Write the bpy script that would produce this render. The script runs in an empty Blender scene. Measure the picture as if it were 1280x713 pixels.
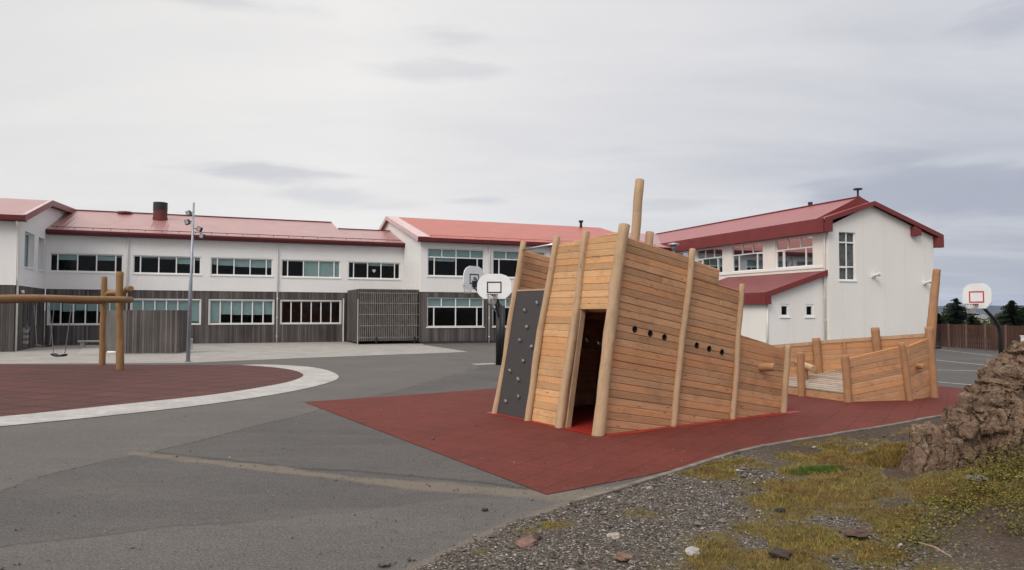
import bpy, math, random
import numpy as np
from mathutils import Matrix, Vector, noise as mn
random.seed(7); RNG = np.random.default_rng(11)
R = math.radians
C = bpy.context.scene.collection
scene = bpy.context.scene

# ------------------------------------------------------------ camera model
F_PX, PITCH, ROLL, EYE = 914.0, R(2.086), R(0.173), 2.2
fw = Vector((0, math.cos(PITCH), math.sin(PITCH)))
up0 = Vector((0, -math.sin(PITCH), math.cos(PITCH))); rt0 = Vector((1, 0, 0))
rt = math.cos(ROLL)*rt0 + math.sin(ROLL)*up0
upv = -math.sin(ROLL)*rt0 + math.cos(ROLL)*up0
def ray(x, y): return fw + rt*((x-640)/F_PX) + upv*((356.5-y)/F_PX)
def gp(x, y, z=0.0):
    d = ray(x, y); t = (z-EYE)/d.z
    return Vector((d.x*t, d.y*t, z))
def at(x, y, Y):
    d = ray(x, y)*(Y/ray(x, y).y); return Vector((d.x, d.y, EYE+d.z))

cam = bpy.data.objects.new('camera', bpy.data.cameras.new('camera')); C.objects.link(cam)
cam.matrix_world = Matrix(((rt.x, upv.x, -fw.x, 0), (rt.y, upv.y, -fw.y, 0), (rt.z, upv.z, -fw.z, EYE), (0, 0, 0, 1)))
cam.data.sensor_width = 36; cam.data.lens = F_PX/1280*36
cam.data.clip_start = 0.05; cam.data.clip_end = 30000
scene.camera = cam

# ------------------------------------------------------------ materials
class NT:
    def __init__(s, name):
        s.m = bpy.data.materials.new(name); s.m.use_nodes = True
        s.t = s.m.node_tree; s.b = s.t.nodes['Principled BSDF']
    def n(s, typ, **kw):
        o = s.t.nodes.new(typ)
        for k, v in kw.items(): setattr(o, k, v)
        return o
    def l(s, a, b): s.t.links.new(a, b)
    def set(s, sock, v):
        if isinstance(v, bpy.types.NodeSocket): s.l(v, sock)
        else: sock.default_value = v
    def coord(s, scale=(1, 1, 1), kind='Object', rot=(0, 0, 0)):
        tc = s.n('ShaderNodeTexCoord'); mp = s.n('ShaderNodeMapping')
        mp.inputs['Scale'].default_value = scale; mp.inputs['Rotation'].default_value = rot
        s.l(tc.outputs[kind], mp.inputs[0]); return mp.outputs[0]
    def noise(s, vec, scale, detail=4, rough=.55, dist=0):
        o = s.n('ShaderNodeTexNoise'); s.l(vec, o.inputs['Vector'])
        o.inputs['Scale'].default_value = scale; o.inputs['Detail'].default_value = detail
        o.inputs['Roughness'].default_value = rough; o.inputs['Distortion'].default_value = dist
        return o.outputs['Fac']
    def ramp(s, f, stops, interp='LINEAR'):
        o = s.n('ShaderNodeValToRGB'); o.color_ramp.interpolation = interp
        e = o.color_ramp.elements
        while len(e) < len(stops): e.new(.5)
        for i, (p, c) in enumerate(stops):
            e[i].position = p; e[i].color = (c if hasattr(c, '__len__') else (c, c, c)) + ((1,) if not hasattr(c, '__len__') or len(c) == 3 else ())
        s.l(f, o.inputs[0]); return o.outputs[0]
    def mix(s, f, a, b, mode='MIX'):
        o = s.n('ShaderNodeMix', data_type='RGBA', blend_type=mode)
        s.set(o.inputs[0], f)
        for i, v in ((6, a), (7, b)):
            if isinstance(v, tuple): v = v + (1,) if len(v) == 3 else v
            s.set(o.inputs[i], v)
        return o.outputs[2]
    def math(s, op, a, b=0.0, c=None):
        o = s.n('ShaderNodeMath', operation=op); s.set(o.inputs[0], a); s.set(o.inputs[1], b)
        if c is not None: s.set(o.inputs[2], c)
        return o.outputs[0]
    def bump(s, h, strength=.3, dist=.01, nrm=None):
        o = s.n('ShaderNodeBump'); o.inputs['Strength'].default_value = strength; o.inputs['Distance'].default_value = dist
        s.l(h, o.inputs['Height'])
        if nrm: s.l(nrm, o.inputs['Normal'])
        s.l(o.outputs[0], s.b.inputs['Normal']); return o.outputs[0]
    def fin(s, col, rough=.8, spec=.3, metal=0.0):
        if isinstance(col, tuple): col = col + (1,) if len(col) == 3 else col
        s.set(s.b.inputs['Base Color'], col); s.set(s.b.inputs['Roughness'], rough)
        s.b.inputs['Specular IOR Level'].default_value = spec; s.b.inputs['Metallic'].default_value = metal
        return s.m

def m_plain(name, col, rough=.6, var=.12, sc=3, spec=.3, metal=0, bumps=0):
    s = NT(name); v = s.coord(); f = s.noise(v, sc, 5)
    a = tuple(c*(1-var) for c in col); b = tuple(min(1, c*(1+var)) for c in col)
    c = s.ramp(f, [(.3, a), (.7, b)])
    if bumps: s.bump(s.noise(v, 60, 3), .4, bumps)
    return s.fin(c, rough, spec, metal)

def m_wood(name, c1, c2, dark, grain=(1.2, 14, 14), rough=.75, island=.35, stain=True):
    """sawn or peeled timber, grain along local X (planks) or Z (logs)"""
    s = NT(name); v = s.coord(grain); base = s.coord()
    geo = s.n('ShaderNodeNewGeometry'); ri = geo.outputs['Random Per Island']
    off = s.n('ShaderNodeVectorMath', operation='ADD'); cmb = s.n('ShaderNodeCombineXYZ')
    s.l(s.math('MULTIPLY', ri, 57.0), cmb.inputs[0]); s.l(s.math('MULTIPLY', ri, 31.0), cmb.inputs[1]); s.l(s.math('MULTIPLY', ri, 17.0), cmb.inputs[2])
    s.l(v, off.inputs[0]); s.l(cmb.outputs[0], off.inputs[1])
    g = s.noise(off.outputs[0], 2.2, 6, .6, 1.2)
    fine = s.noise(off.outputs[0], 9, 3, .7)
    col = s.ramp(g, [(.28, c1), (.5, tuple((a+b)/2 for a, b in zip(c1, c2))), (.74, c2)])
    col = s.mix(s.math('MULTIPLY', fine, .35), col, tuple(c*.6 for c in c1))
    if island:
        tone = s.ramp(ri, [(0, 1-island), (.35, .92), (.7, 1.02), (.9, 1.12), (1, 1+island*.55)])
        col = s.mix(1.0, col, tone, 'MULTIPLY')
        hue = s.math('FRACT', s.math('MULTIPLY', ri, 7.13))
        col = s.mix(s.math('MULTIPLY', s.math('GREATER_THAN', hue, .8), .3), col, (c2[0]*.98, c2[1]*.68, c2[2]*.45))
    # knots
    vo = s.n('ShaderNodeTexVoronoi'); kv = s.n('ShaderNodeVectorMath', operation='ADD')
    mp = s.coord((2.1, 7.5, 7.5) if grain[0] < 5 else (7.5, 7.5, 2.1)); s.l(mp, kv.inputs[0]); s.l(cmb.outputs[0], kv.inputs[1])
    s.l(kv.outputs[0], vo.inputs['Vector']); vo.inputs['Scale'].default_value = 1
    kn = s.ramp(vo.outputs['Distance'], [(.05, 1.0), (.13, 0.0)])
    col = s.mix(s.math('MULTIPLY', kn, .75), col, dark)
    if stain:
        st = s.ramp(s.noise(base, 1.7, 6, .7), [(.50, 0.0), (.68, 1.0)])
        stk = s.ramp(s.noise(s.coord(tuple(q_*1.6 for q_ in grain)), 3.1, 5, .75), [(.56, 0.0), (.66, 1.0)]); col = s.mix(s.math('MULTIPLY', stk, .42), col, tuple(q_*.42 for q_ in c1))
        col = s.mix(s.math('MULTIPLY', st, .5), col, tuple(c*.62 for c in (c1[0]*.85, c1[1]*.95, c1[2]*1.15)))
    s.bump(s.math('ADD', g, fine), .6, .006)
    return s.fin(col, rough, .25)

def m_boards(name, cols, bw=.12, rough=.85):
    """weathered vertical cladding boards, board index from local x+y"""
    s = NT(name); tc = s.n('ShaderNodeTexCoord'); sp = s.n('ShaderNodeSeparateXYZ'); s.l(tc.outputs['Object'], sp.inputs[0])
    u = s.math('DIVIDE', s.math('ADD', sp.outputs[0], sp.outputs[1]), bw)
    idx = s.math('FLOOR', u); fr = s.math('FRACT', u)
    wn = s.n('ShaderNodeTexWhiteNoise', noise_dimensions='1D'); s.l(idx, wn.inputs['W'])
    cb = s.n('ShaderNodeCombineXYZ'); s.l(s.math('MULTIPLY', u, 1.0), cb.inputs[0]); s.l(s.math('MULTIPLY', sp.outputs[2], .35), cb.inputs[2]); s.l(s.math('MULTIPLY', wn.outputs[0], 40), cb.inputs[1])
    g = s.noise(cb.outputs[0], 2.0, 5, .6)
    c = s.ramp(wn.outputs[0], [(0, cols[0]), (.5, cols[1]), (1, cols[2])])
    c = s.mix(s.math('MULTIPLY', g, .8), c, tuple(x*.6 for x in cols[0]))
    blot = s.ramp(s.noise(s.coord((.5, .5, .25)), 1.2, 4), [(.35, .72), (.65, 1.12)])
    c = s.mix(1.0, c, blot, 'MULTIPLY')
    edge = s.math('MINIMUM', fr, s.math('SUBTRACT', 1.0, fr)); gap = s.ramp(edge, [(.03, 0.0), (.1, 1.0)])
    c = s.mix(1.0, c, s.ramp(edge, [(.0, .25), (.08, 1.0)]), 'MULTIPLY')
    s.bump(gap, .8, .012)
    return s.fin(c, rough, .2)

def m_metal_wall(name, col, period, amp, axis='xy', stain=.1):
    s = NT(name); tc = s.n('ShaderNodeTexCoord'); sp = s.n('ShaderNodeSeparateXYZ'); s.l(tc.outputs['Object'], sp.inputs[0])
    src = {'xy': s.math('ADD', sp.outputs[0], sp.outputs[1]), 'x': sp.outputs[0], 'y': sp.outputs[1], 'z': sp.outputs[2]}[axis]
    w = s.math('SINE', s.math('MULTIPLY', src, 2*math.pi/period))
    w = s.math('POWER', s.math('ADD', s.math('MULTIPLY', w, .5), .5), 3.0)
    s.bump(w, .9, amp)
    f = s.noise(s.coord((.6, .6, .18)), 1.3, 6, .62)
    c = s.ramp(f, [(.3, tuple(x*(1-stain) for x in col)), (.65, col)])
    return s, c

WHITE = {}
s, c = m_metal_wall('white_corrugated_metal', (.78, .775, .765), .11, .005, 'xy', .04); M_white = s.fin(c, .45, .4)
s, c = m_metal_wall('cream_metal_sheet', (.80, .765, .71), .3, .004, 'xy', .06); M_cream = s.fin(c, .5, .35)
# right building gable panels with joints and faint rust streaks
s = NT('pale_panel_wall'); tc = s.n('ShaderNodeTexCoord'); sp = s.n('ShaderNodeSeparateXYZ'); s.l(tc.outputs['Object'], sp.inputs[0])
u = s.math('FRACT', s.math('DIVIDE', s.math('ADD', s.math('ADD', sp.outputs[0], sp.outputs[1]), 100.3), 1.66))
e = s.math('MINIMUM', u, s.math('SUBTRACT', 1.0, u)); j = s.ramp(e, [(.002, 0.0), (.008, 1.0)])
f = s.noise(s.coord((.6, .6, .3)), 1.0, 5, .6)
c = s.ramp(f, [(.3, (.765, .745, .71)), (.66, (.80, .785, .755))])
c = s.mix(s.math('MULTIPLY', s.ramp(s.noise(s.coord((5, 5, .12)), 1.4, 4), [(.6, 0.0), (.8, 1.0)]), .12), c, (.5, .43, .32))
c = s.mix(1.0, c, s.ramp(e, [(.001, .8), (.008, 1.0)]), 'MULTIPLY'); s.bump(j, .5, .01)
M_panel = s.fin(c, .65, .3)

def m_roof(name, col, axis, period=.28, rough=.38):
    s, c = m_metal_wall(name, col, period, .010, axis, .2)
    return s.fin(c, rough, .55)
M_roofA = m_roof('faded_red_roof_sheet', (.37, .185, .18), 'x', rough=.32)
M_roofB = m_roof('orange_red_roof_sheet', (.42, .088, .055), 'x', rough=.42)
M_roofC = m_roof('dark_red_roof_sheet', (.30, .07, .075), 'y', rough=.38)
M_fasciaA = m_plain('deep_red_fascia_paint', (.105, .012, .014), .4, .15, 1.5, .4)
M_fasciaC = m_plain('red_fascia_paint', (.18, .032, .032), .45, .12, 1.2, .35)
M_flash = m_plain('pink_grey_flashing', (.55, .42, .42), .5, .1, 2, .4)
M_clad = m_boards('grey_weathered_cladding', [(.085, .073, .070), (.140, .124, .119), (.225, .206, .198)])
M_slat = m_plain('grey_brown_slat_wood', (.20, .18, .168), .85, .25, 4)
M_frame = m_plain('white_window_frame_paint', (.8, .8, .79), .4, .03, 2)
M_blind = m_plain('teal_roller_blind', (.34, .47, .46), .8, .06, 2)
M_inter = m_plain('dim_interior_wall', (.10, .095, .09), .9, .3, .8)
M_orange = m_plain('brown_interior_panel', (.19, .08, .035), .8, .3, 1.5)
M_pipe = m_plain('white_downpipe_paint', (.72, .71, .68), .4, .05, 3)
M_conc = m_plain('pale_concrete', (.36, .345, .33), .85, .15, 6, .2, 0, .004)
M_dkmetal = m_plain('black_painted_steel', (.012, .013, .015), .45, .2, 5, .5)
M_galv = m_plain('galvanised_steel', (.30, .33, .38), .42, .12, 6, .5, .5)
M_chrome = m_plain('brushed_steel_bar', (.55, .56, .57), .25, .05, 5, .5, .95)
M_chain = m_plain('steel_chain', (.2, .2, .21), .45, .1, 9, .5, .6)
M_rubber = m_plain('black_rubber', (.02, .02, .021), .7, .2, 8)
M_board = m_plain('white_backboard', (.78, .79, .80), .35, .05, 3, .4)
M_black = m_plain('black_line_paint', (.015, .015, .016), .5, .1, 4)
M_red = m_plain('red_line_paint', (.5, .03, .04), .5, .1, 4)
M_rust = m_plain('rusty_brown_steel', (.16, .05, .035), .7, .35, 9)
M_brownfence = m_boards('brown_fence_stain', [(.085, .045, .035), (.12, .062, .046), (.15, .085, .066)], .15)
M_hold = m_plain('grey_climbing_hold_resin', (.27, .26, .25), .7, .25, 20)
M_panelblk = m_plain('charcoal_climbing_board', (.050, .046, .047), .62, .12, 30, .35, 0, .002)
M_yel = m_plain('yellow_plastic', (.5, .33, .03), .5, .1, 4)
M_heart = m_plain('white_paper_heart', (.8, .8, .8), .8, .02, 4)

PL1, PL2, PLD = (.45, .24, .122), (.64, .375, .215), (.15, .05, .02)
M_plank = m_wood('larch_planks', PL1, PL2, PLD, island=.24)
M_plank_l = m_wood('pale_larch_planks', (.53, .30, .145), (.67, .42, .225), (.2, .08, .035), island=.26)
M_post_l = m_wood('peeled_log', (.42, .275, .165), (.57, .40, .26), (.2, .11, .06), (14, 14, 1.1), island=0)
M_post_d = m_wood('orange_larch_post', (.35, .18, .090), (.47, .27, .145), (.13, .05, .022), (14, 14, 1.1), island=0)
M_swing = m_wood('amber_robinia_log', (.25, .14, .06), (.35, .205, .09), (.10, .045, .016), (12, 12, 1.0), island=0)
M_deck = m_wood('grey_weathered_deck', (.34, .28, .225), (.48, .41, .35), (.12, .08, .05))

# glass: clear sheet that reflects the sky
s = NT('window_glass'); t = s.t
gl = s.n('ShaderNodeBsdfGlossy'); gl.inputs['Roughness'].default_value = .02; gl.inputs['Color'].default_value = (.9, .95, 1, 1)
tr = s.n('ShaderNodeBsdfTransparent'); tr.inputs['Color'].default_value = (.85, .88, .88, 1)
fr = s.n('ShaderNodeFresnel'); fr.inputs['IOR'].default_value = 1.38
mx = s.n('ShaderNodeMixShader'); s.l(s.math('MULTIPLY', fr.outputs[0], .5), mx.inputs[0]); s.l(tr.outputs[0], mx.inputs[1]); s.l(gl.outputs[0], mx.inputs[2])
s.l(mx.outputs[0], t.nodes['Material Output'].inputs['Surface']); M_glass = s.m

# ------------------------------------------------------------ mesh helpers
class MB:
    def __init__(s): s.v = []; s.f = []
    def add(s, vs, fs):
        o = len(s.v); s.v += [tuple(p) for p in vs]; s.f += [tuple(i+o for i in f) for f in fs]; return s
    def box(s, a, b, M=None):
        (x0, y0, z0), (x1, y1, z1) = a, b
        vs = [Vector(p) for p in ((x0,y0,z0),(x1,y0,z0),(x1,y1,z0),(x0,y1,z0),(x0,y0,z1),(x1,y0,z1),(x1,y1,z1),(x0,y1,z1))]
        if M: vs = [M @ p for p in vs]
        return s.add(vs, [(0,3,2,1),(4,5,6,7),(0,1,5,4),(1,2,6,5),(2,3,7,6),(3,0,4,7)])
    def prism(s, poly, d0, d1, m):
        """poly 2D -> m(u, v, depth)"""
        n = len(poly)
        vs = [m(p[0], p[1], d0) for p in poly] + [m(p[0], p[1], d1) for p in poly]
        fs = [tuple(range(n)), tuple(range(2*n-1, n-1, -1))] + [(i, (i+1) % n, n+(i+1) % n, n+i) for i in range(n)]
        return s.add(vs, fs)
    def quad(s, *p): return s.add(p, [tuple(range(len(p)))])
    def tube(s, pts, rad, seg=10, cap=True, wob=0, seed=0, sq=0):
        pts = [Vector(p) for p in pts]; n = len(pts)
        if not hasattr(rad, '__len__'): rad = [rad]*n
        rings = []; pu = None
        for i, p in enumerate(pts):
            d = (pts[min(i+1, n-1)]-pts[max(i-1, 0)]).normalized()
            if pu is None:
                a = Vector((1, 0, 0)) if abs(d.x) < .8 else Vector((0, 1, 0)); pu = (a - d*a.dot(d)).normalized()
            else: pu = (pu - d*pu.dot(d)).normalized()
            w = d.cross(pu); ring = []
            for k in range(seg):
                an = 2*math.pi*k/seg; r = rad[i]
                if wob: r *= 1+wob*mn.noise(Vector((math.cos(an)*1.3+seed, math.sin(an)*1.3, i*.35+seed)))+wob*.45*mn.noise(Vector((math.cos(an)*2.5+seed*2, math.sin(an)*2.5, i*.9+seed)))
                if sq: r *= 1/max(abs(math.cos(an)), abs(math.sin(an)))**sq
                ring.append(p+pu*(math.cos(an)*r)+w*(math.sin(an)*r))
            rings.append(ring)
        vs = [q for r_ in rings for q in r_]
        fs = [(i*seg+k, i*seg+(k+1) % seg, (i+1)*seg+(k+1) % seg, (i+1)*seg+k) for i in range(n-1) for k in range(seg)]
        if cap: fs += [tuple(range(seg-1, -1, -1)), tuple((n-1)*seg+k for k in range(seg))]
        return s.add(vs, fs)
    def build(s, name, mat, parent=None, M=None, smooth=False, **props):
        me = bpy.data.meshes.new(name); me.from_pydata(s.v, [], s.f); me.update()
        if smooth:
            me.polygons.foreach_set('use_smooth', [len(p.vertices) <= 4 for p in me.polygons])
        me.materials.append(mat)
        o = bpy.data.objects.new(name, me); C.objects.link(o)
        if parent: o.parent = parent
        if M is not None: o.matrix_local = M
        for k, v in props.items(): o[k] = v
        return o

def thing(name, label, cat, loc=(0, 0, 0), rz=0, group=None):
    o = bpy.data.objects.new(name, None); C.objects.link(o); o.empty_display_size = .2
    o.location = loc; o.rotation_euler = (0, 0, rz); o['label'] = label; o['category'] = cat
    if group: o['group'] = group
    return o
def tag(o, label, cat, group=None):
    o['label'] = label; o['category'] = cat
    if group: o['group'] = group
    return o
def frame(origin, X, Y, Z):
    X, Y, Z = Vector(X).normalized(), Vector(Y).normalized(), Vector(Z).normalized()
    return Matrix(((X.x, Y.x, Z.x, origin[0]), (X.y, Y.y, Z.y, origin[1]), (X.z, Y.z, Z.z, origin[2]), (0, 0, 0, 1)))

def log(name, a, b, r0, r1, mat, parent, seg=12, wob=.18, bend=.02, seed=1, sq=0, n=22):
    a, b = Vector(a), Vector(b); L = (b-a).length; z = (b-a).normalized()
    x = Vector((1, 0, 0)); x = (x - z*x.dot(z)).normalized() if abs(z.x) < .9 else (Vector((0, 0, 1))-z*z.z).normalized()
    y = z.cross(x)
    pts = []; rr = []
    for i in range(n+1):
        t = i/n; k = math.sin(math.pi*t)
        bx = bend*L*k*mn.noise(Vector((seed*3.1, t*2.1, 0))) + .012*mn.noise(Vector((seed, t*7, 4)))*(1 if wob else 0)
        by = bend*L*k*mn.noise(Vector((seed*5.7, t*2.1, 9)))
        pts.append((bx, by, t*L)); rr.append(r0+(r1-r0)*t)
    # slightly rounded end
    pts.append((pts[-1][0], pts[-1][1], L+.012)); rr.append(r1*.86)
    mb = MB().tube(pts, rr, seg, True, wob, seed*1.7, sq)
    return mb.build(name, mat, parent, frame(a, x, y, z), smooth=True)

def clip(poly, a, b, c):     # keep a*x+b*y<=c
    out = []
    for i in range(len(poly)):
        p, q = poly[i], poly[(i+1) % len(poly)]
        fp, fq = a*p[0]+b*p[1]-c, a*q[0]+b*q[1]-c
        if fp <= 0: out.append(p)
        if (fp < 0 < fq) or (fq < 0 < fp):
            t = fp/(fp-fq); out.append((p[0]+(q[0]-p[0])*t, p[1]+(q[1]-p[1])*t))
    return out
def inset(poly, d):
    n = len(poly); A = sum(poly[i][0]*poly[(i+1) % n][1]-poly[(i+1) % n][0]*poly[i][1] for i in range(n))
    if abs(A) < 1e-4: return None
    if A < 0: poly = poly[::-1]
    out = poly
    for i in range(n):
        p, q = poly[i], poly[(i+1) % n]; ex, ey = q[0]-p[0], q[1]-p[1]; l = math.hypot(ex, ey)
        if l < 1e-4: continue
        nx, ny = ey/l, -ex/l
        out = clip(out, nx, ny, nx*p[0]+ny*p[1]-d)
        if len(out) < 3: return None
    return out
def planks(mb, poly, h, th=.045, ang=0.0, gap=.0, seed=0, cham=.0095, joints=True, off=0.0, ai=0.0):
    """boards laid along local x (rotated by ang), filling convex poly; faces at local z"""
    rn = random.Random(seed); ca, sa = math.cos(ang), math.sin(ang)
    rot = [(p[0]*ca+p[1]*sa, -p[0]*sa+p[1]*ca) for p in poly]
    ys = [p[1] for p in rot]; y = math.floor((min(ys)-off)/h)*h+off
    while y < max(ys):
        strip = clip(clip(rot, 0, 1, y+h-gap), 0, -1, -(y))
        y += h
        if len(strip) < 3: continue
        xs = [p[0] for p in strip]; pieces = [strip]
        if joints and max(xs)-min(xs) > 1.2 and rn.random() < .13:
            jx = min(xs)+(max(xs)-min(xs))*rn.uniform(.3, .7)
            pieces = [clip(strip, 1, 0, jx-.0015), clip(strip, -1, 0, -jx-.0015)]
        for pc in pieces:
            if len(pc) < 3: continue
            a = inset(pc, ai); b = inset(pc, cham)
            if not a or not b or len(a) < 3 or len(b) < 3: continue
            dz = rn.uniform(-.005, .005)
            def lift(pp, z): return [(p[0]*ca-p[1]*sa, p[0]*sa+p[1]*ca, z) for p in pp]
            n = len(a)
            if len(b) == n:
                vs = lift(a, -th)+lift(a, dz-cham)+lift(b, dz)
                fs = [tuple(range(n-1, -1, -1)), tuple(range(2*n, 3*n))]
                for i in range(n):
                    k = (i+1) % n; fs += [(i, k, n+k, n+i), (n+i, n+k, 2*n+k, 2*n+i)]
            else:
                vs = lift(a, -th)+lift(a, dz); fs = [tuple(range(n-1, -1, -1)), tuple(range(n, 2*n))]+[(i, (i+1) % n, n+(i+1) % n, n+i) for i in range(n)]
            mb.add(vs, fs)
    return mb

# ------------------------------------------------------------ numpy noise
def _h(ix, iy, seed):
    n = (ix*374761393 + iy*668265263 + seed*1442695041) & 0x7fffffff
    n = ((n ^ (n >> 13))*1274126177) & 0x7fffffff
    return ((n ^ (n >> 16)) & 0xffff)/65535.0
def vnoise(x, y, seed=0):
    ix, iy = np.floor(x).astype(np.int64), np.floor(y).astype(np.int64)
    fx, fy = x-ix, y-iy; fx = fx*fx*(3-2*fx); fy = fy*fy*(3-2*fy)
    return (_h(ix, iy, seed)*(1-fx)+_h(ix+1, iy, seed)*fx)*(1-fy)+(_h(ix, iy+1, seed)*(1-fx)+_h(ix+1, iy+1, seed)*fx)*fy
def fbm(x, y, seed=0, o=4):
    r = 0; a = .5; t = 0
    for i in range(o): r = r+a*vnoise(x*2**i, y*2**i, seed+i*7); t += a; a *= .55
    return r/t
def inpoly(x, y, poly):
    r = np.zeros(x.shape, bool); n = len(poly)
    for i in range(n):
        (x0, y0), (x1, y1) = poly[i], poly[(i+1) % n]
        if y0 == y1: continue
        c = ((y0 > y) != (y1 > y)) & (x < (x1-x0)*(y-y0)/(y1-y0)+x0); r ^= c
    return r
def dline(x, y, pts):
    d = np.full(x.shape, 1e9); par = np.zeros(x.shape); L = 0
    for (x0, y0), (x1, y1) in zip(pts[:-1], pts[1:]):
        ex, ey = x1-x0, y1-y0; l2 = ex*ex+ey*ey
        t = np.clip(((x-x0)*ex+(y-y0)*ey)/l2, 0, 1); q = np.hypot(x-x0-t*ex, y-y0-t*ey)
        par = np.where(q < d, L+t*math.sqrt(l2), par); d = np.minimum(d, q); L += math.sqrt(l2)
    return d, par
def G2(l, z=0): return [tuple(gp(x, y, z)[:2]) for x, y in l]
def smooth(x, a, b):
    t = np.clip((x-a)/(b-a), 0, 1); return t*t*(3-2*t)

# ------------------------------------------------------------ ground
KERB = G2([(500, 722), (560, 690), (640, 655), (716, 628), (798, 604.6), (854.7, 586.6), (929, 564), (995, 551), (1080, 538), (1178, 520.6), (1245, 511), (1300, 504)])
KX = np.array([p[0] for p in KERB]); KY = np.array([p[1] for p in KERB])
def kerb_y(x):       # kerb line as y(x), extended
    y = np.interp(x, KX, KY)
    y = np.where(x < KX[0], KY[0]+(x-KX[0])*(KY[1]-KY[0])/(KX[1]-KX[0]), y)
    return np.where(x > KX[-1], KY[-1]+(x-KX[-1])*.45, y)
def side_d(x, y): return kerb_y(x)-y                # >0 : gravel / grass side
ROCKC = gp(1235, 585)
def height(x, y):
    """terrain height of the unpaved bank"""
    sd = side_d(x, y); m = smooth(sd, .05, .8)
    h = .11*(fbm(x*1.3, y*1.3, 3)-.5) + .05*(fbm(x*4, y*4, 9)-.5)
    rise = .32*smooth(x, 2.6, 6.5)*smooth(sd, .6, 3.5)
    return m*(h+rise) + m*.01
GR_BL = [(gp(px, py), r, a) for px, py, r, a in [
    (905, 582, .55, .9), (880, 590, .45, .8), (1020, 594, .42, 1.1), (1075, 575, .9, 1.0), (1105, 590, .5, 1.0), (1010, 575, .5, .6), (1040, 562, .8, .6), (1060, 620, 1.0, .9),
    (985, 628, .55, .8), (1010, 690, .9, .9), (900, 700, .5, .8), (950, 680, .5, .5), (1120, 660, 1.0, .9), (1200, 640, .9, .9), (1250, 612, .7, .9),
    (800, 640, .25, .5), (655, 664, .28, .6), (690, 655, .3, .6), (600, 690, .15, .4), (1130, 700, .8, .6), (1110, 540, 1.2, .35), (1060, 552, .7, .45), (1000, 640, .6, .5)]]
def grass_mask(x, y):
    g = np.zeros(x.shape)
    for c, r, a in GR_BL:
        d = np.hypot(x-c.x, (y-c.y)); g = np.maximum(g, a*np.exp(-(d/r)**2*.8))
    far = smooth(x, 3.6, 6)*smooth(side_d(x, y), 1.0, 2.4)*.55
    g = np.maximum(g, far)
    g = g*np.clip(-.75+3.3*fbm(x*2.1, y*2.1, 21, 5), 0, 1.3) 
    dirt = 0
    for px, py, r in [(1215, 672, .75), (1140, 608, .35), (1230, 700, .6), (1180, 690, .5)]:
        c = gp(px, py); dirt = np.maximum(dirt, np.exp(-(np.hypot(x-c.x, y-c.y)/r)**2))
    return g*(1-.85*dirt)*smooth(side_d(x, y), 0.0, .25)

def axis(lo, hi, step, far):
    c = list(np.arange(lo, hi+1e-6, step)); a = []; d = step; p = lo
    while p > -far: d *= 1.35; p -= d; a.append(p)
    b = []; d = step; p = hi
    while p < far: d *= 1.35; p += d; b.append(p)
    return np.array(a[::-1]+c+b)
xs = axis(-9.5, 10.5, .055, 9000); ys = axis(5.6, 21.5, .055, 9000)
X, Y = np.meshgrid(xs, ys); nx, ny = len(xs), len(ys)
Z = height(X, Y)
fineg = (side_d(X, Y) > 0) & (Y < 22) & (Y > 5) & (X < 11)
Z = Z + np.where(fineg, .018*(vnoise(X*14, Y*14, 5)-.5)+.012*(vnoise(X*31, Y*31, 6)-.5), 0)*smooth(side_d(X, Y), 0, .3)
far_drop = np.where(Y > 60, -(Y-60)*.0, 0); Z = Z+far_drop
gm = grass_mask(X, Y)
grav = smooth(side_d(X, Y)+.35*(fbm(X*2.2, Y*2.2, 31)-.5)*smooth(-X, -3, 0), -.08, .12)*(1-smooth(Y, 24, 30))
LIGHT = G2([(-400, 740), (-150, 650), (0, 616), (75, 590), (190, 565), (260, 548), (330, 530), (375, 520), (420, 505), (500, 487), (560, 470), (700, 430), (700, 405), (-2500, 405), (-2500, 740)])
LOW = G2([(-500, 712), (0, 683), (60, 676), (150, 667), (200, 658), (260, 655), (330, 652), (440, 640), (560, 624), (683, 622), (760, 616), (700, 790), (-500, 790)])
patch = np.where(inpoly(X+.05*(vnoise(X*6, Y*6, 2)-.5), Y+.05*(vnoise(X*6+9, Y*6, 2)-.5), LIGHT), 1.0, 0.0)
patch = np.where(inpoly(X+.08*(vnoise(X*4, Y*4, 12)-.5), Y+.1*(vnoise(X*5+9, Y*5, 2)-.5), LOW), .75, patch)
SAND = G2([(165, 566), (230, 574), (330, 585), (430, 598), (520, 607), (620, 614), (690, 621), (760, 614)])
dS, pS = dline(X, Y, SAND)
wS = .10+.13*vnoise(pS*1.1, pS*0, 4)+.05*smooth(X, -3, 0)
sand = (1-smooth(dS+.12*(fbm(X*4, Y*4, 41)-.5), wS*.4, wS*1.5))*(.62+.38*smooth(fbm(X*3, Y*3, 44), .25, .6))
dK = side_d(X, Y)
sand = np.maximum(sand, .8*(1-smooth(-dK+.25*(fbm(X*3, Y*3, 47)-.5), .02, .35))*(X < 1.4)*(Y < 11))
CR1 = G2([(195, 565), (240, 571), (300, 577), (380, 586), (440, 589), (520, 596), (600, 603), (660, 612)])
dC, pC = dline(X+.03*(vnoise(X*7, Y*7, 61)-.5), Y+.06*(vnoise(X*5, Y*5, 62)-.5), CR1)
crack = 1-smooth(dC, .012, .045+.03*vnoise(pC*3, pC*0, 8))
CR2 = G2([(-60, 633), (0, 616), (35, 601), (75, 590), (130, 577), (190, 565), (230, 556), (270, 546), (330, 530), (375, 520), (420, 506)])
dC2, pC2 = dline(X+.015*(vnoise(X*9, Y*9, 63)-.5), Y+.015*(vnoise(X*9, Y*9, 64)-.5), CR2)
crack = np.maximum(crack, .8*(1-smooth(dC2, .008, .04)))
CR3 = G2([(-60, 690), (0, 684), (60, 677), (150, 667), (200, 659), (260, 655), (300, 654)])
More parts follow.
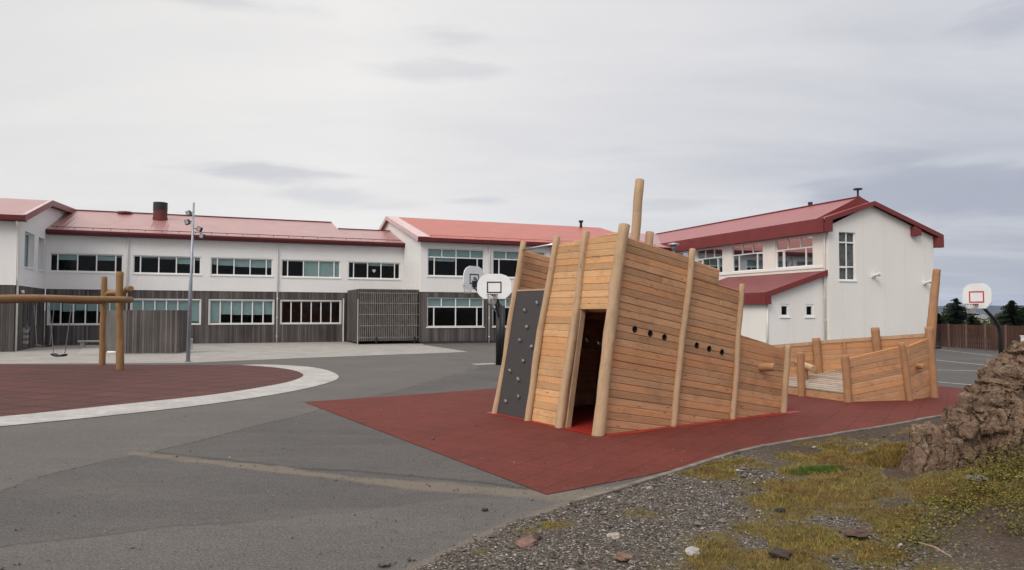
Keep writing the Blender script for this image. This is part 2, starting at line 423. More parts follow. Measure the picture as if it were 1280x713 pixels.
dC3, _ = dline(X, Y+.04*(vnoise(X*5, Y*5, 66)-.5), CR3)
crack = np.maximum(crack, .6*(1-smooth(dC3, .006, .05)))

me = bpy.data.meshes.new('ground'); 
co = np.stack([X, Y, Z], -1).reshape(-1, 3).astype(np.float32)
idx = np.arange(nx*ny).reshape(ny, nx)
q = np.stack([idx[:-1, :-1], idx[:-1, 1:], idx[1:, 1:], idx[1:, :-1]], -1).reshape(-1, 4)
me.vertices.add(len(co)); me.vertices.foreach_set('co', co.ravel())
me.loops.add(q.size); me.loops.foreach_set('vertex_index', q.ravel().astype(np.int32))
me.polygons.add(len(q)); me.polygons.foreach_set('loop_start', np.arange(0, q.size, 4, dtype=np.int32))
me.update(); me.validate()
me.polygons.foreach_set('use_smooth', np.ones(len(q), bool))
for nm, arr in (('gravel', grav), ('grass', np.clip(gm, 0, 1)), ('patch', patch), ('sand', sand), ('crack', crack)):
    a = me.attributes.new(nm, 'FLOAT', 'POINT'); a.data.foreach_set('value', arr.ravel().astype(np.float32))
s = NT('ground_asphalt_gravel')
def attr(nm):
    o = s.n('ShaderNodeAttribute', attribute_name=nm); return o.outputs['Fac']
v = s.coord(); v2 = s.coord((1, 1, 1))
blot = s.noise(v, .35, 6, .6); fine = s.noise(v, 90, 3, .75); mid = s.noise(v, 7, 6, .7)
asp = s.ramp(blot, [(.3, (.070, .066, .064)), (.7, (.094, .089, .085))])
asp2 = s.ramp(blot, [(.3, (.094, .088, .083)), (.7, (.116, .109, .102))])
col = s.mix(attr('patch'), asp, asp2)
col = s.mix(1.0, col, s.ramp(fine, [(.25, .45), (.5, 1.0), (.78, 1.6)]), 'MULTIPLY')
col = s.mix(1.0, col, s.ramp(s.noise(v, 38, 3, .8), [(.3, .55), (.5, 1.0), (.68, 1.7)]), 'MULTIPLY')
col = s.mix(1.0, col, s.ramp(mid, [(.3, .86), (.7, 1.1)]), 'MULTIPLY')
wk = s.ramp(s.noise(s.coord((.35, 1.3, 1), rot=(0, 0, .5)), 1.1, 7, .65), [(.48, 0.0), (.7, 1.0)])
col = s.mix(s.math('MULTIPLY', wk, .22), col, (.17, .155, .14))
vo = s.n('ShaderNodeTexVoronoi'); s.l(v, vo.inputs['Vector']); vo.inputs['Scale'].default_value = 75
spk = s.math('MULTIPLY', s.ramp(vo.outputs['Distance'], [(.12, 1.0), (.22, 0.0)]), s.math('GREATER_THAN', s.noise(v, 31, 2), .56))
col = s.mix(s.math('MULTIPLY', spk, .5), col, (.30, .29, .27))
sandc = s.ramp(s.noise(v, 60, 4, .8), [(.25, (.06, .05, .038)), (.5, (.155, .13, .10)), (.75, (.33, .29, .24))])
col = s.mix(s.math('MULTIPLY', attr('crack'), s.ramp(s.noise(v, 22, 4, .7), [(.35, .25), (.55, 1.0)])), col, (.038, .036, .034))
sg = s.ramp(s.math('ADD', attr('sand'), s.math('MULTIPLY', s.math('SUBTRACT', s.noise(v, 34, 5, .85), .5), 2.6)), [(.30, 0.0), (.78, 1.0)])
col = s.mix(s.math('MULTIPLY', sg, .8), col, sandc)
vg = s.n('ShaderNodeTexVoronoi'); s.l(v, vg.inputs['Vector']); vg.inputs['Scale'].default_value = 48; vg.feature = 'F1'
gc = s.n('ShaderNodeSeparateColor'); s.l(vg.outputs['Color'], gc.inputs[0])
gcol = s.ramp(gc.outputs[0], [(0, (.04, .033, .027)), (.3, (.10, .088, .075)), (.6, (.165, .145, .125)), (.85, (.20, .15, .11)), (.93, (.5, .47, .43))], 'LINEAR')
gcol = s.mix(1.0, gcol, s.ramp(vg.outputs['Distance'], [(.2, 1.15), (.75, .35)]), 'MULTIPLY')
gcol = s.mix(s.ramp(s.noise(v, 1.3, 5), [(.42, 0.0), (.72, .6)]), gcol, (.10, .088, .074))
grc = s.ramp(s.noise(v, 9, 5, .7), [(.25, (.045, .034, .018)), (.5, (.12, .092, .03)), (.72, (.17, .15, .035))])
gcol = s.mix(s.ramp(attr('grass'), [(.12, 0.0), (.5, 1.0)]), gcol, grc)
soil = s.ramp(s.noise(v, 25, 5, .8), [(.3, (.035, .024, .017)), (.7, (.115, .082, .06))])
tcx = s.n('ShaderNodeTexCoord'); spx = s.n('ShaderNodeSeparateXYZ'); s.l(tcx.outputs['Object'], spx.inputs[0])
so = s.math('MULTIPLY', s.ramp(s.math('DIVIDE', spx.outputs[0], 10.0), [(.33, 0.0), (.45, 1.0)]), s.math('LESS_THAN', attr('grass'), .3))
gcol = s.mix(s.math('MULTIPLY', so, s.ramp(s.noise(v, 1.7, 4), [(.2, .45), (.42, 1.0)])), gcol, soil)
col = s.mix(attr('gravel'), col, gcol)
ln = s.n('ShaderNodeVectorMath', operation='LENGTH'); s.l(tcx.outputs['Object'], ln.inputs[0])
moor = s.ramp(s.noise(v, .05, 6, .6), [(.3, (.045, .055, .022)), (.7, (.10, .095, .045))])
col = s.mix(s.ramp(s.math('DIVIDE', ln.outputs['Value'], 200.0), [(.40, 0.0), (.43, 1.0)]), col, moor)
hb = s.math('ADD', s.math('MULTIPLY', fine, .35), s.math('MULTIPLY', s.math('SUBTRACT', 1.0, vg.outputs['Distance']), s.math('MULTIPLY', attr('gravel'), 2.5)))
hb = s.math('SUBTRACT', hb, s.math('MULTIPLY', attr('crack'), 1.0))
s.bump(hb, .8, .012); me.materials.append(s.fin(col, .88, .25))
ground = bpy.data.objects.new('ground', me); C.objects.link(ground); ground['kind'] = 'structure'

def sheet(name, pts, z, mat, kind='structure'):
    mb = MB().quad(*[(p[0], p[1], z) for p in pts]); o = mb.build(name, mat)
    if kind: o['kind'] = kind
    return o
def m_tiles(name, c1, c2, size, rot, seam=.012, seamc=.5, fine_sc=150, w=None, off=.0, dust=(.16, .12, .1)):
    s = NT(name); v = s.coord(rot=(0, 0, rot)); b = s.n('ShaderNodeTexBrick'); s.l(v, b.inputs['Vector'])
    b.offset = off; b.inputs['Scale'].default_value = 1; b.inputs['Brick Width'].default_value = w or size; b.inputs['Row Height'].default_value = size
    b.inputs['Mortar Size'].default_value = seam; b.inputs['Mortar Smooth'].default_value = .3; b.inputs['Bias'].default_value = 0
    b.inputs['Color1'].default_value = (*c1, 1); b.inputs['Color2'].default_value = (*c2, 1); b.inputs['Mortar'].default_value = (*[x*seamc for x in c1], 1)
    n = s.noise(v, fine_sc, 2, .7); col = s.mix(1.0, b.outputs['Color'], s.ramp(n, [(.3, .72), (.7, 1.28)]), 'MULTIPLY')
    bl = s.noise(v, .8, 6, .62); col = s.mix(1.0, col, s.ramp(bl, [(.3, .84), (.7, 1.13)]), 'MULTIPLY')
    col = s.mix(s.ramp(s.noise(v, 3.1, 6, .72), [(.55, 0.0), (.8, .28)]), col, dust)
    s.bump(s.math('ADD', s.math('MULTIPLY', n, .8), s.math('MULTIPLY', b.outputs['Fac'], -1.0)), .5, .006)
    return s.fin(col, .85, .25)
M_redtile = m_tiles('red_rubber_tiles', (.128, .027, .019), (.118, .025, .018), .5, R(-58), .009, .6, 60)
M_redtile2 = m_tiles('worn_red_rubber_tiles', (.100, .038, .033), (.080, .035, .033), 1.0, R(20), .035, .35)
M_pave = m_tiles('pale_concrete_paving', (.335, .32, .30), (.30, .285, .27), .3, R(22), .01, .75, 60, .3, .5, (.2, .19, .18))
M_granite = m_tiles('light_granite_setts', (.43, .42, .405), (.35, .345, .335), .16, R(10), .008, .75, 70, .24, .5, (.25, .24, .23))
M_glue = m_plain('bright_red_rubber_edging', (.33, .020, .014), .5, .12, 8)
M_line = m_plain('worn_white_line_paint', (.50, .50, .50), .7, .25, 14)
M_kerb = m_plain('mossy_kerb_concrete', (.165, .145, .12), .9, .35, 5, .2, 0, .006)

# red area round the ship
RED = [(380, 503), (683, 619), (798, 597), (860, 583.5), (929, 563), (995, 550), (1080, 537), (1178, 520), (1245, 510), (1300, 505), (1290, 492), (1222, 488), (1166, 482), (985, 478), (800, 480), (620, 486), (500, 495)]
sheet('rubber_surface', G2(RED), .008, M_redtile)
PAVE = [(-700, 456), (0, 455), (230, 454.2), (300, 451), (400, 447), (500, 443.3), (585, 440.2), (560, 436), (530, 431.5), (520, 424), (-100, 424), (-700, 424)]
sheet('paving', G2(PAVE), .005, M_pave)
def crom(pts, n=6):
    out = []
    for i in range(len(pts)-1):
        p0 = pts[max(i-1, 0)]; p1 = pts[i]; p2 = pts[i+1]; p3 = pts[min(i+2, len(pts)-1)]
        for k in range(n):
            t = k/n; out.append(tuple(.5*((2*b)+(-a+c)*t+(2*a-5*b+4*c-d)*t*t+(-a+3*b-3*c+d)*t**3) for a, b, c, d in zip(p0, p1, p2, p3)))
    out.append(tuple(pts[-1])); return out
OUT = crom(G2([(318, 456.3), (345, 456.5), (385, 459), (410, 463.7), (423, 470.6), (413.6, 478), (364, 490), (268, 505), (153, 518.5), (0, 533.8), (-250, 556), (-700, 590)]))
INN = crom(G2([(300, 456.6), (335, 459), (365, 463), (379, 468.7), (371.5, 474.5), (344.7, 481.4), (268, 493.6), (153, 506), (0, 521.6), (-250, 543), (-700, 575)]))
mb = MB(); n = min(len(OUT), len(INN))
OUT = OUT[:]; 
for i in range(n-1):
    a = int(i*(len(OUT)-1)/(n-1)); a2 = int((i+1)*(len(OUT)-1)/(n-1)); b = int(i*(len(INN)-1)/(n-1)); b2 = int((i+1)*(len(INN)-1)/(n-1))
    mb.quad((*OUT[a], .012), (*OUT[a2], .012), (*INN[b2], .012), (*INN[b], .012))
o = mb.build('stone_border', M_granite); o['kind'] = 'structure'
sheet('rubber_play_circle', [tuple(p) for p in INN]+G2([(-700, 457), (0, 456)]), .009, M_redtile2)
# court lines
def strip(name, a, b, w, z, mat):
    a, b = Vector(gp(*a)), Vector(gp(*b)); d = (b-a).normalized(); n_ = Vector((-d.y, d.x, 0))*w/2
    return sheet(name, [a-n_, b-n_, b+n_, a+n_], z, mat)
strip('court_line', (1150, 448.3), (1262, 459.8), .10, .005, M_line)
strip('court_line', (1130, 461.2), (1290, 466.4), .10, .005, M_line)
strip('court_line', (1130, 474.6), (1268, 486.2), .10, .013, M_line)
strip('court_line', (1175, 437.5), (1240, 445), .08, .009, M_line)
strip('court_line', (592, 455.8), (619, 454.8), .6, .006, M_conc)
# concrete kerb: two runs of short edging stones
def kerb_run():
    t_ = thing('kerb', 'worn concrete kerb edging between red rubber surface and gravel bank', 'kerb')
    pts = crom([tuple(p) for p in KERB[3:]], 8); L = 0; acc = []
    segs = [(Vector((*a, 0)), Vector((*b, 0))) for a, b in zip(pts[:-1], pts[1:])]
    mb = MB(); rn = random.Random(3)
    path = [Vector((*p, 0)) for p in pts]; 
    # resample at 1 m
    d = 0; cur = path[0]; out = [cur]; rem = 1.0
    for a, b in zip(path[:-1], path[1:]):
        l = (b-a).length; pos = 0
        while l-pos >= rem: pos += rem; out.append(a+(b-a)*(pos/l)); rem = 1.0
        rem -= l-pos
    for a, b in zip(out[:-1], out[1:]):
        e = (b-a).normalized(); nn = Vector((-e.y, e.x, 0)); dz = rn.uniform(-.006, .008)
        M = frame(a+e*.006, e, nn, (0, 0, 1))
        l = (b-a).length-.012
        MBv = [(0, -.045, -.1), (l, -.045, -.1), (l, .045, -.1), (0, .045, -.1), (0, -.045, .028+dz), (l, -.045, .028+dz), (l, .045, .028+dz), (0, .045, .028+dz)]
        mb.add([M @ Vector(p) for p in MBv], [(0,3,2,1),(4,5,6,7),(0,1,5,4),(1,2,6,5),(2,3,7,6),(3,0,4,7)])
    o = mb.build('edging_stones', M_kerb, t_)
    bv = o.modifiers.new('b', 'BEVEL'); bv.width = .012; bv.segments = 2
kerb_run()

# ------------------------------------------------------------ buildings
def wall(mb, m, u0, u1, z0, z1, wins=(), depth=.16):
    us = sorted({u0, u1, *[w[0] for w in wins], *[w[1] for w in wins]}); zs = sorted({z0, z1, *[w[2] for w in wins], *[w[3] for w in wins]})
    us = [u for u in us if u0 <= u <= u1]; zs = [z for z in zs if z0 <= z <= z1]
    for a, b in zip(us[:-1], us[1:]):
        for c, d in zip(zs[:-1], zs[1:]):
            if any(w[0] <= a+1e-6 and b <= w[1]+1e-6 and w[2] <= c+1e-6 and d <= w[3]+1e-6 for w in wins): continue
            mb.quad(m(a, c, 0), m(b, c, 0), m(b, d, 0), m(a, d, 0))
    for (a, b, c, d) in [w[:4] for w in wins]:
        mb.quad(m(a, c, 0), m(b, c, 0), m(b, c, depth), m(a, c, depth)); mb.quad(m(a, d, 0), m(b, d, 0), m(b, d, depth), m(a, d, depth))
        mb.quad(m(a, c, 0), m(a, d, 0), m(a, d, depth), m(a, c, depth)); mb.quad(m(b, c, 0), m(b, d, 0), m(b, d, depth), m(b, c, depth))
def bars(mb, m, a, b, c, d, d0, d1):
    mb.prism([(a, c), (b, c), (b, d), (a, d)], d0, d1, m)
def window(root, m, u0, u1, z0, z1, vert, horiz=(), blinds=(), fwid=.07, sill=True, dep=.07, skip=None, casement=(), label=None):
    """vert/horiz: fractions of mullions ; blinds: (f0, f1, drop0, drop1) as fractions measured from the top"""
    mb = MB(); W, H = u1-u0, z1-z0; e = .003
    bars(mb, m, u0+e, u1-e, z0+e, z0+fwid, dep, dep+.07); bars(mb, m, u0+e, u1-e, z1-fwid, z1-e, dep, dep+.07)
    bars(mb, m, u0+e, u0+fwid, z0+fwid, z1-fwid, dep, dep+.07); bars(mb, m, u1-fwid, u1-e, z0+fwid, z1-fwid, dep, dep+.07)
    for v_ in vert:
        f, za, zb = v_ if isinstance(v_, tuple) else (v_, 0, 1)
        bars(mb, m, u0+W*f-.035, u0+W*f+.035, max(z0+H*za, z0+fwid), min(z0+H*zb, z1-fwid), dep+.006, dep+.066)
    for f in horiz: bars(mb, m, u0+fwid, u1-fwid, z0+H*f-.04, z0+H*f+.04, dep-.004, dep+.062)
    for (fa, fb, za, zb) in casement:
        a, b, c, d = u0+W*fa, u0+W*fb, z0+H*za, z0+H*zb; t_ = .045
        for r_ in ((a, b, c, c+t_), (a, b, d-t_, d), (a, a+t_, c+t_, d-t_), (b-t_, b, c+t_, d-t_)): bars(mb, m, *r_, dep-.012, dep+.05)
    o = mb.build('window', M_frame, root)
    if label: o['label'] = label
    g = MB().quad(m(u0+.02, z0+.02, dep+.045), m(u1-.02, z0+.02, dep+.045), m(u1-.02, z1-.02, dep+.045), m(u0+.02, z1-.02, dep+.045)); g.build('pane', M_glass, o)
    if sill:
        sb = MB(); bars(sb, m, u0-.06, u1+.06, z0-.07, z0-.005, -.05, dep-.005); sb.build('sill', M_frame, o)
    for (fa, fb, da, db) in blinds:
        bb = MB(); bars(bb, m, u0+W*fa+.02, u0+W*fb-.02, z1-H*db+.003, z1-H*da-.003, dep+.12, dep+.128); bb.build('blind', M_blind if blinds[0][3] != .98 else m_plain('grey_curtain', (.20, .20, .20), .9, .3, 3), o)
    return o
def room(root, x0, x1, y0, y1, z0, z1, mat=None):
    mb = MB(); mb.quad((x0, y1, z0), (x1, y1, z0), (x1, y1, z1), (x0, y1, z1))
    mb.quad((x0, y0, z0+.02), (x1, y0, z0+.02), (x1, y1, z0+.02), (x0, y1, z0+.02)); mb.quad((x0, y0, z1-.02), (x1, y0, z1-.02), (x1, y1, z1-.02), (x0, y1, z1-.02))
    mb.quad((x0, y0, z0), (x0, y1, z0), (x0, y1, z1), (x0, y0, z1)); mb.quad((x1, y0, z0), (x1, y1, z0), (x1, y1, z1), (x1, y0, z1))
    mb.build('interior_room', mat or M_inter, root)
def pipe(root, x, y, z0, z1, r=.05, off=.0):
    mb = MB().tube([(x, y, z0), (x, y, z1-.35), (x+off, y-.02, z1-.2), (x+off, y-.15, z1)], r, 8)
    for zz in np.arange(z0+.4, z1-.4, 1.3): mb.tube([(x, y, zz), (x, y, zz+.05)], r*1.35, 8)
    return mb.build('downpipe', M_pipe, root, smooth=True)

AA = R(22.2); PA = Vector((-29.085, 45.58, 0))
mf = lambda y0: (lambda u, z, d: (u, y0+d, z))          # wall facing -y
mr = lambda x0: (lambda u, z, d: (x0-d, u, z))          # wall facing +x
ml = lambda x0: (lambda u, z, d: (x0+d, u, z))          # wall facing -x

# --- long block
T = thing('school_building', 'long white and grey two-storey school block with faded red roof and chimney', 'school building', PA, AA)
UP = [(.18, 4.25, 4.64, 5.80), (4.83, 8.89, 4.62, 5.80), (9.49, 13.47, 4.61, 5.80), (14.05, 18.09, 4.58, 5.79), (18.66, 22.46, 4.57, 5.78)]
LO = [(.16, 4.20, 1.31, 2.92), (4.77, 8.90, 1.31, 2.92), (9.46, 13.57, 1.31, 2.92), (14.07, 18.16, 1.32, 2.92)]
mb = MB(); wall(mb, mf(0), 0, 22.7, 3.53, 7.05, UP); mb.build('upper_wall', M_white, T)
mb = MB(); wall(mb, mf(.03), 0, 22.7, .0, 3.53, LO); mb.quad((0, .001, 3.53), (22.7, .001, 3.53), (22.7, .03, 3.53), (0, .03, 3.53)); mb.build('lower_cladding', M_clad, T)
ub = [[(.0, .1, 0, .12), (.1, .37, 0, .36), (.37, .63, 0, .12), (.63, .9, 0, .34), (.9, 1, 0, .15)],
      [(.1, .37, 0, .14), (.37, .63, 0, .18), (.63, .9, 0, .42), (.9, 1, 0, .2)],
      [(0, .1, 0, .4), (.1, .37, 0, .44), (.37, .63, 0, .5), (.63, .9, 0, .52), (.9, 1, 0, .52)],
      [(.0, .1, 0, .1), (.1, .37, 0, .1), (.37, .63, 0, 1), (.63, .9, 0, 1), (.9, 1, 0, 1)],
      [(.1, .37, 0, .12), (.37, .63, 0, .22), (.63, .9, 0, .2), (.9, 1, 0, .1)]]
for w, b in zip(UP, ub): window(T, mf(0), *w, [.105, .37, .63, .895], (), b)
lb = [[(0, .18, 0, .45), (.18, .36, 0, .5), (.36, .52, 0, .45), (.52, .68, 0, .47), (.68, 1, 0, .5)],
      [(0, .17, 0, .95), (.17, .335, 0, .95), (.335, .5, 0, .95), (.5, .665, 0, .95), (.665, .83, 0, .85), (.83, 1, 0, .9)],
      [(0, .17, 0, .93), (.17, .335, 0, .6), (.335, .5, 0, .62), (.5, .665, 0, .62), (.665, .83, 0, .62), (.83, 1, 0, .6)], []]
for w, b in zip(LO, lb): window(T, mf(.03), *w, [.165, .335, .5, .665, .835], (), b, sill=False)
for w in LO:      # flat white surround of the ground floor windows
    mb = MB(); a, b_, c, d = w; k = .05
    for r_ in ((a-k, b_+k, c-k, c-.002), (a-k, b_+k, d+.002, d+k), (a-k, a-.002, c, d), (b_+.002, b_+k, c, d)): bars(mb, mf(.03), *r_, -.02, .05)
    mb.build('window_surround', M_frame, T)
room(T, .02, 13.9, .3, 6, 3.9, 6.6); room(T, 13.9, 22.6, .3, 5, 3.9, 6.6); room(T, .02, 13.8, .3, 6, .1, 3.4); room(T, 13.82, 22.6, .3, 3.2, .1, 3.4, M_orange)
hm = [(0, -.14), (.13, .02), (.12, .1), (.05, .12), (0, .07), (-.05, .12), (-.12, .1), (-.13, .02)]
MB().prism([(20.55+x, 5.15+y) for x, y in hm], .13, .137, mf(0)).build('paper_heart', M_heart, T)
# roof: profile (y,z) extruded over x
def roof(root, prof, x0, x1, mat, name='roof', th=.12):
    mb = MB(); lo = [(p[0], p[1]-th) for p in prof]
    for i in range(len(prof)-1):
        a, b, c, d = prof[i], prof[i+1], lo[i+1], lo[i]
        vs = [(x0, *a), (x0, *b), (x1, *b), (x1, *a), (x0, *d), (x0, *c), (x1, *c), (x1, *d)]
        mb.add(vs, [(0,1,2,3),(7,6,5,4),(0,4,5,1),(3,2,6,7),(0,3,7,4),(1,5,6,2)])
    return mb.build(name, mat, root)
RA = roof(T, [(-.35, 7.25), (7.3, 9.40), (14, 7.5)], .02, 18.55, M_roofA)
roof(T, [(-.35, 7.25), (4.5, 8.61), (9, 7.4)], 18.552, 22.68, M_roofA)
mb = MB(); mb.box((.0, -.46, 6.93), (22.70, -.35, 7.2)); mb.box((.0, -.46, 6.93), (22.7, 0, 6.97)); mb.box((.0, -.54, 7.08), (22.72, -.46, 7.21)); mb.build('fascia', M_fasciaA, T)
mb = MB(); mb.box((.3, 7.2, 9.40), (18.5, 7.4, 9.46)); mb.build('ridge_cap', M_fasciaA, T)
mb = MB()
mb.box((18.6, 4.4, 8.61), (22.68, 4.6, 8.66)); mb.build('ridge_cap', M_fasciaA, T)
mb = MB(); mb.tube([(x, .05, 7.46) for x in np.linspace(.2, 22.5, 40)], .025, 6)
for x in np.arange(.5, 22.5, 1.0): mb.tube([(x, .05, 7.34), (x, .05, 7.47)], .02, 5)
mb.build('snow_guard', M_fasciaA, T)
mb = MB().tube([(6.05, 5, 8.4), (6.05, 5, 8.9)], .50, 20).tube([(6.05, 5, 8.9), (6.05, 5, 9.4)], .47, 20); CH = mb.build('chimney', m_plain('maroon_chimney_steel', (.13, .03, .03), .5, .2), T)
MB().tube([(6.05, 5, 9.4), (6.05, 5, 9.98)], .48, 20).build('chimney_cap', M_dkmetal, CH)
MB().tube([(3.6, 6.9, 9.2), (3.6, 6.9, 9.42)], .5, 14).build('roof_vent', M_fasciaA, T, smooth=True)
for x in (4.52, 13.8): pipe(T, x, -.08, .02, 7.0)
# slatted entrance enclosure in front of the block
mb = MB(); y0, y1, x0, x1 = -4.6, 0, 18.62, 22.66
mb.box((x0+.1, y0+.3, .25), (x1, y0+.34, 3.5)); mb.box((x0, y0, 3.56), (x1, .0, 3.68)); E1 = mb.build('slatted_enclosure', M_clad, T)
mb = MB(); wall(mb, ml(x0), y0, 0, .1, 3.56); mb.build('side_panel', M_clad, E1)
mb = MB(); x = x0+.05
while x < x1-.03: mb.box((x, y0, .22), (x+.05, y0+.035, 3.55)); x += .128
mb.build('vertical_slats', M_slat, E1)
mb = MB()
for z in (.42, 1.2, 1.95, 2.7, 3.38): mb.box((x0, y0-.02, z), (x1, y0-.003, z+.06))
mb.build('rails', M_slat, E1)
mb = MB().box((x0-.03, y0+.3, .0), (x0, y0+.36, 3.0)).build('door_frame', M_pipe, E1); MB().box((18.3, -.1, .02), (18.38, -.02, 3.1)).build('door_frame', M_pipe, E1)
for k in (1.1, 3.7): MB().box((x0+k, y0-.12, 0), (x0+k+.1, y0-.025, .5)).build('guard_post', M_dkmetal, E1)

# --- left wing
T = thing('school_building', 'left white school wing cut by the photo edge, with recessed corner and grey door', 'school building', PA + Vector((0, 0, 0)), AA)
WY = -7.43
sw = [(-5.7, -3.32, 4.62, 6.58), (-2.29, -.67, 4.62, 6.58)]; sl = [(-5.74, -4.9, 1.25, 2.88), (-4.6, -3.5, .05, 2.9), (-2.3, -1.1, 1.25, 2.88)]
mb = MB(); wall(mb, mr(0), WY, -.001, 3.53, 7.08, sw, .35)
mb.quad((0, WY, 7.08), (0, 0, 7.08), (0, 8, 7.08), (0, 8, 9.2), (0, -1, 8.62), (0, WY, 7.12))
wall(mb, mf(WY), -14, 0, 3.53, 7.1, [(-5, -1.6, 4.6, 5.8)]); mb.quad((-14, 8, 3), (0, 8, 7), (0, 8, 9.2), (-14, 8, 9.2)); mb.build('upper_wall', M_white, T)
mb = MB(); wall(mb, mr(-.03), WY+.03, .03, 0, 3.53, sl, .3); wall(mb, mf(WY+.03), -14, -.03, 0, 3.53, [(-5, -1.8, 1.3, 2.9)]); mb.build('lower_cladding', M_clad, T)
window(T, mr(0), *sw[0], [.5], (), [(.5, 1, 0, 1)], dep=.25); window(T, mr(0), *sw[1], [.5], (), [(0, .5, 0, 1)], dep=.25)
window(T, mr(-.03), *sl[0], [.5], (), [], sill=False, dep=.2); window(T, mr(-.03), *sl[2], [.4], (), [], sill=False, dep=.2)
window(T, mf(WY), -5, -1.6, 4.6, 5.8, [.3, .7]); window(T, mf(WY+.03), -5, -1.8, 1.3, 2.9, [.3, .7], sill=False)
mb = MB(); bars(mb, mr(-.03), -4.59, -3.51, .06, 2.89, .12, .17); D = mb.build('door', m_plain('grey_door_paint', (.13, .13, .135), .5), T)
mb = MB(); bars(mb, mr(-.03), -3.7, -3.62, 1.0, 1.25, .03, .12); mb.build('handle', M_galv, D)
mb = MB(); bars(mb, mr(-.03), -4.3, -3.8, 1.5, 2.7, .105, .12); mb.build('pane', M_dkmetal, D)
mb = MB()
for k in range(3): bars(mb, mr(-.03), -5.6+.02*k, -5.3, .35+.3*k, .5+.3*k, -.25, -.02)
bars(mb, mr(-.03), -5.46, -5.42, .2, 1.2, -.1, -.02); mb.build('hose_reel', M_conc, T)
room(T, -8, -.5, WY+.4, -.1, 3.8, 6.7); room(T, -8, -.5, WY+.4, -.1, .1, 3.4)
prof = [(WY-.4, 7.22), (-1, 8.95), (8.2, 9.5), (14, 7)]
roof(T, prof, -16, .4, M_roofA)
mb = MB()
for (a, b) in zip(prof[:2], prof[1:3]): mb.add([(.40, a[0], a[1]+.02), (.40, b[0], b[1]+.02), (.40, b[0], b[1]-.33), (.40, a[0], a[1]-.33), (.45, a[0], a[1]+.02), (.45, b[0], b[1]+.02), (.45, b[0], b[1]-.33), (.45, a[0], a[1]-.33)], [(0,1,2,3),(7,6,5,4),(0,4,5,1),(3,2,6,7),(0,3,7,4),(1,5,6,2)])
mb.build('barge_board', M_fasciaC, T)
mb = MB()
mb.add([(.452, WY-.4, 7.25), (.452, -1, 8.98), (.28, -1, 9.0), (.28, WY-.4, 7.27)], [(0,1,2,3)])
mb.build('edge_flashing', M_flash, T)
mb = MB().box((-16, WY-.52, 6.9), (.45, WY-.4, 7.2)); mb.box((-16, WY-.52, 6.9), (.44, WY, 6.95)); mb.build('fascia', M_fasciaA, T)
mb = MB().tube([(.06, WY-.45, 6.9), (.06, WY-.3, 6.7), (.08, WY-.02, 6.5), (.08, WY, 3.9), (.04, WY+.2, 3.65), (.03, WY+.2, 3.4), (.03, WY+.2, .02)], .055, 8); mb.build('downpipe', M_pipe, T, smooth=True)
mb = MB().tube([(.0, -6.3, 3.2), (.15, -6.3, 3.2)], .09, 10); mb.build('wall_lamp', M_pipe, T, smooth=True)

# --- middle block with orange roof
T = thing('school_building', 'middle school block with bright orange-red roof behind the basketball hoops', 'school building', PA, AA)
BY = -4.9
BU = [(23.19, 27.30, 4.62, 6.54), (27.95, 32.05, 4.62, 6.54), (32.9, 37.0, 4.62, 6.54), (37.7, 41.4, 4.62, 6.54)]; BL = [(a, b, 1.14, 3.16) for a, b, _, _ in BU]
mb = MB(); wall(mb, mf(BY), 22.705, 44, 3.53, 7.1, BU)
mb.quad((22.705, BY, 3.53), (22.705, 9, 3.53), (22.705, 9, 8.5), (22.705, 4.73, 9.62), (22.705, BY, 7.1))
mb.build('upper_wall', M_white, T)
mb = MB(); wall(mb, mf(BY+.03), 22.71, 44, .15, 3.53, BL); mb.quad((22.71, BY+.03, .15), (22.71, 0, .15), (22.71, 0, 3.53), (22.71, BY+.03, 3.53)); mb.build('lower_cladding', M_clad, T)
MB().box((22.75, BY+.06, 0), (44, BY+.3, .15)).build('plinth', m_plain('dark_plinth', (.05, .05, .05)), T)
vt = [.5, (.25, .68, 1), (.75, .68, 1), (.12, 0, .68), (.88, 0, .68)]
for i, w in enumerate(BU): window(T, mf(BY), *w, vt, [.68], [(0, .5, 0, .34), (.5, 1, 0, .34)] + ([(.12, .5, .34, .46), (0, .12, .34, .44)] if i == 0 else []))
for i, w in enumerate(BL): window(T, mf(BY+.03), *w, vt, [.68], [(0, .5, 0, .33), (.5, 1, 0, .33)])
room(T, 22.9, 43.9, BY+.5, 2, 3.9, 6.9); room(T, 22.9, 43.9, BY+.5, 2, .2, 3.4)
prof = [(BY-.35, 7.22), (4.73, 9.80), (12, 7.8)]
roof(T, prof, 22.45, 41.9, M_roofB)
roof(T, [(BY-.35, 7.22), (2.6, 9.2), (12, 7.2)], 41.902, 52, M_roofA)
mb = MB()
mb.add([(22.40, BY-.35, 7.25), (22.40, 4.73, 9.83), (22.40, 4.73, 9.53), (22.40, BY-.35, 6.95), (22.45, BY-.35, 7.25), (22.45, 4.73, 9.83), (22.45, 4.73, 9.53), (22.45, BY-.35, 6.95)], [(0,1,2,3),(7,6,5,4),(0,4,5,1),(3,2,6,7),(0,3,7,4),(1,5,6,2)])
mb.add([(22.40, 12, 7.83), (22.40, 4.73, 9.83), (22.40, 4.73, 9.53), (22.40, 12, 7.53), (22.45, 12, 7.83), (22.45, 4.73, 9.83), (22.45, 4.73, 9.53), (22.45, 12, 7.53)], [(0,1,2,3),(7,6,5,4),(0,4,5,1),(3,2,6,7),(0,3,7,4),(1,5,6,2)])
mb.build('barge_board', M_flash, T)
MB().quad((22.4, BY-.34, 7.262), (23.3, BY-.34, 7.262), (23.3, 4.7, 9.832), (22.4, 4.7, 9.832)).build('edge_flashing', M_flash, T)
mb = MB().box((22.40, BY-.47, 6.92), (52, BY-.35, 7.2)); mb.box((22.45, BY-.47, 6.92), (52, BY, 6.96)); mb.build('fascia', M_fasciaA, T)
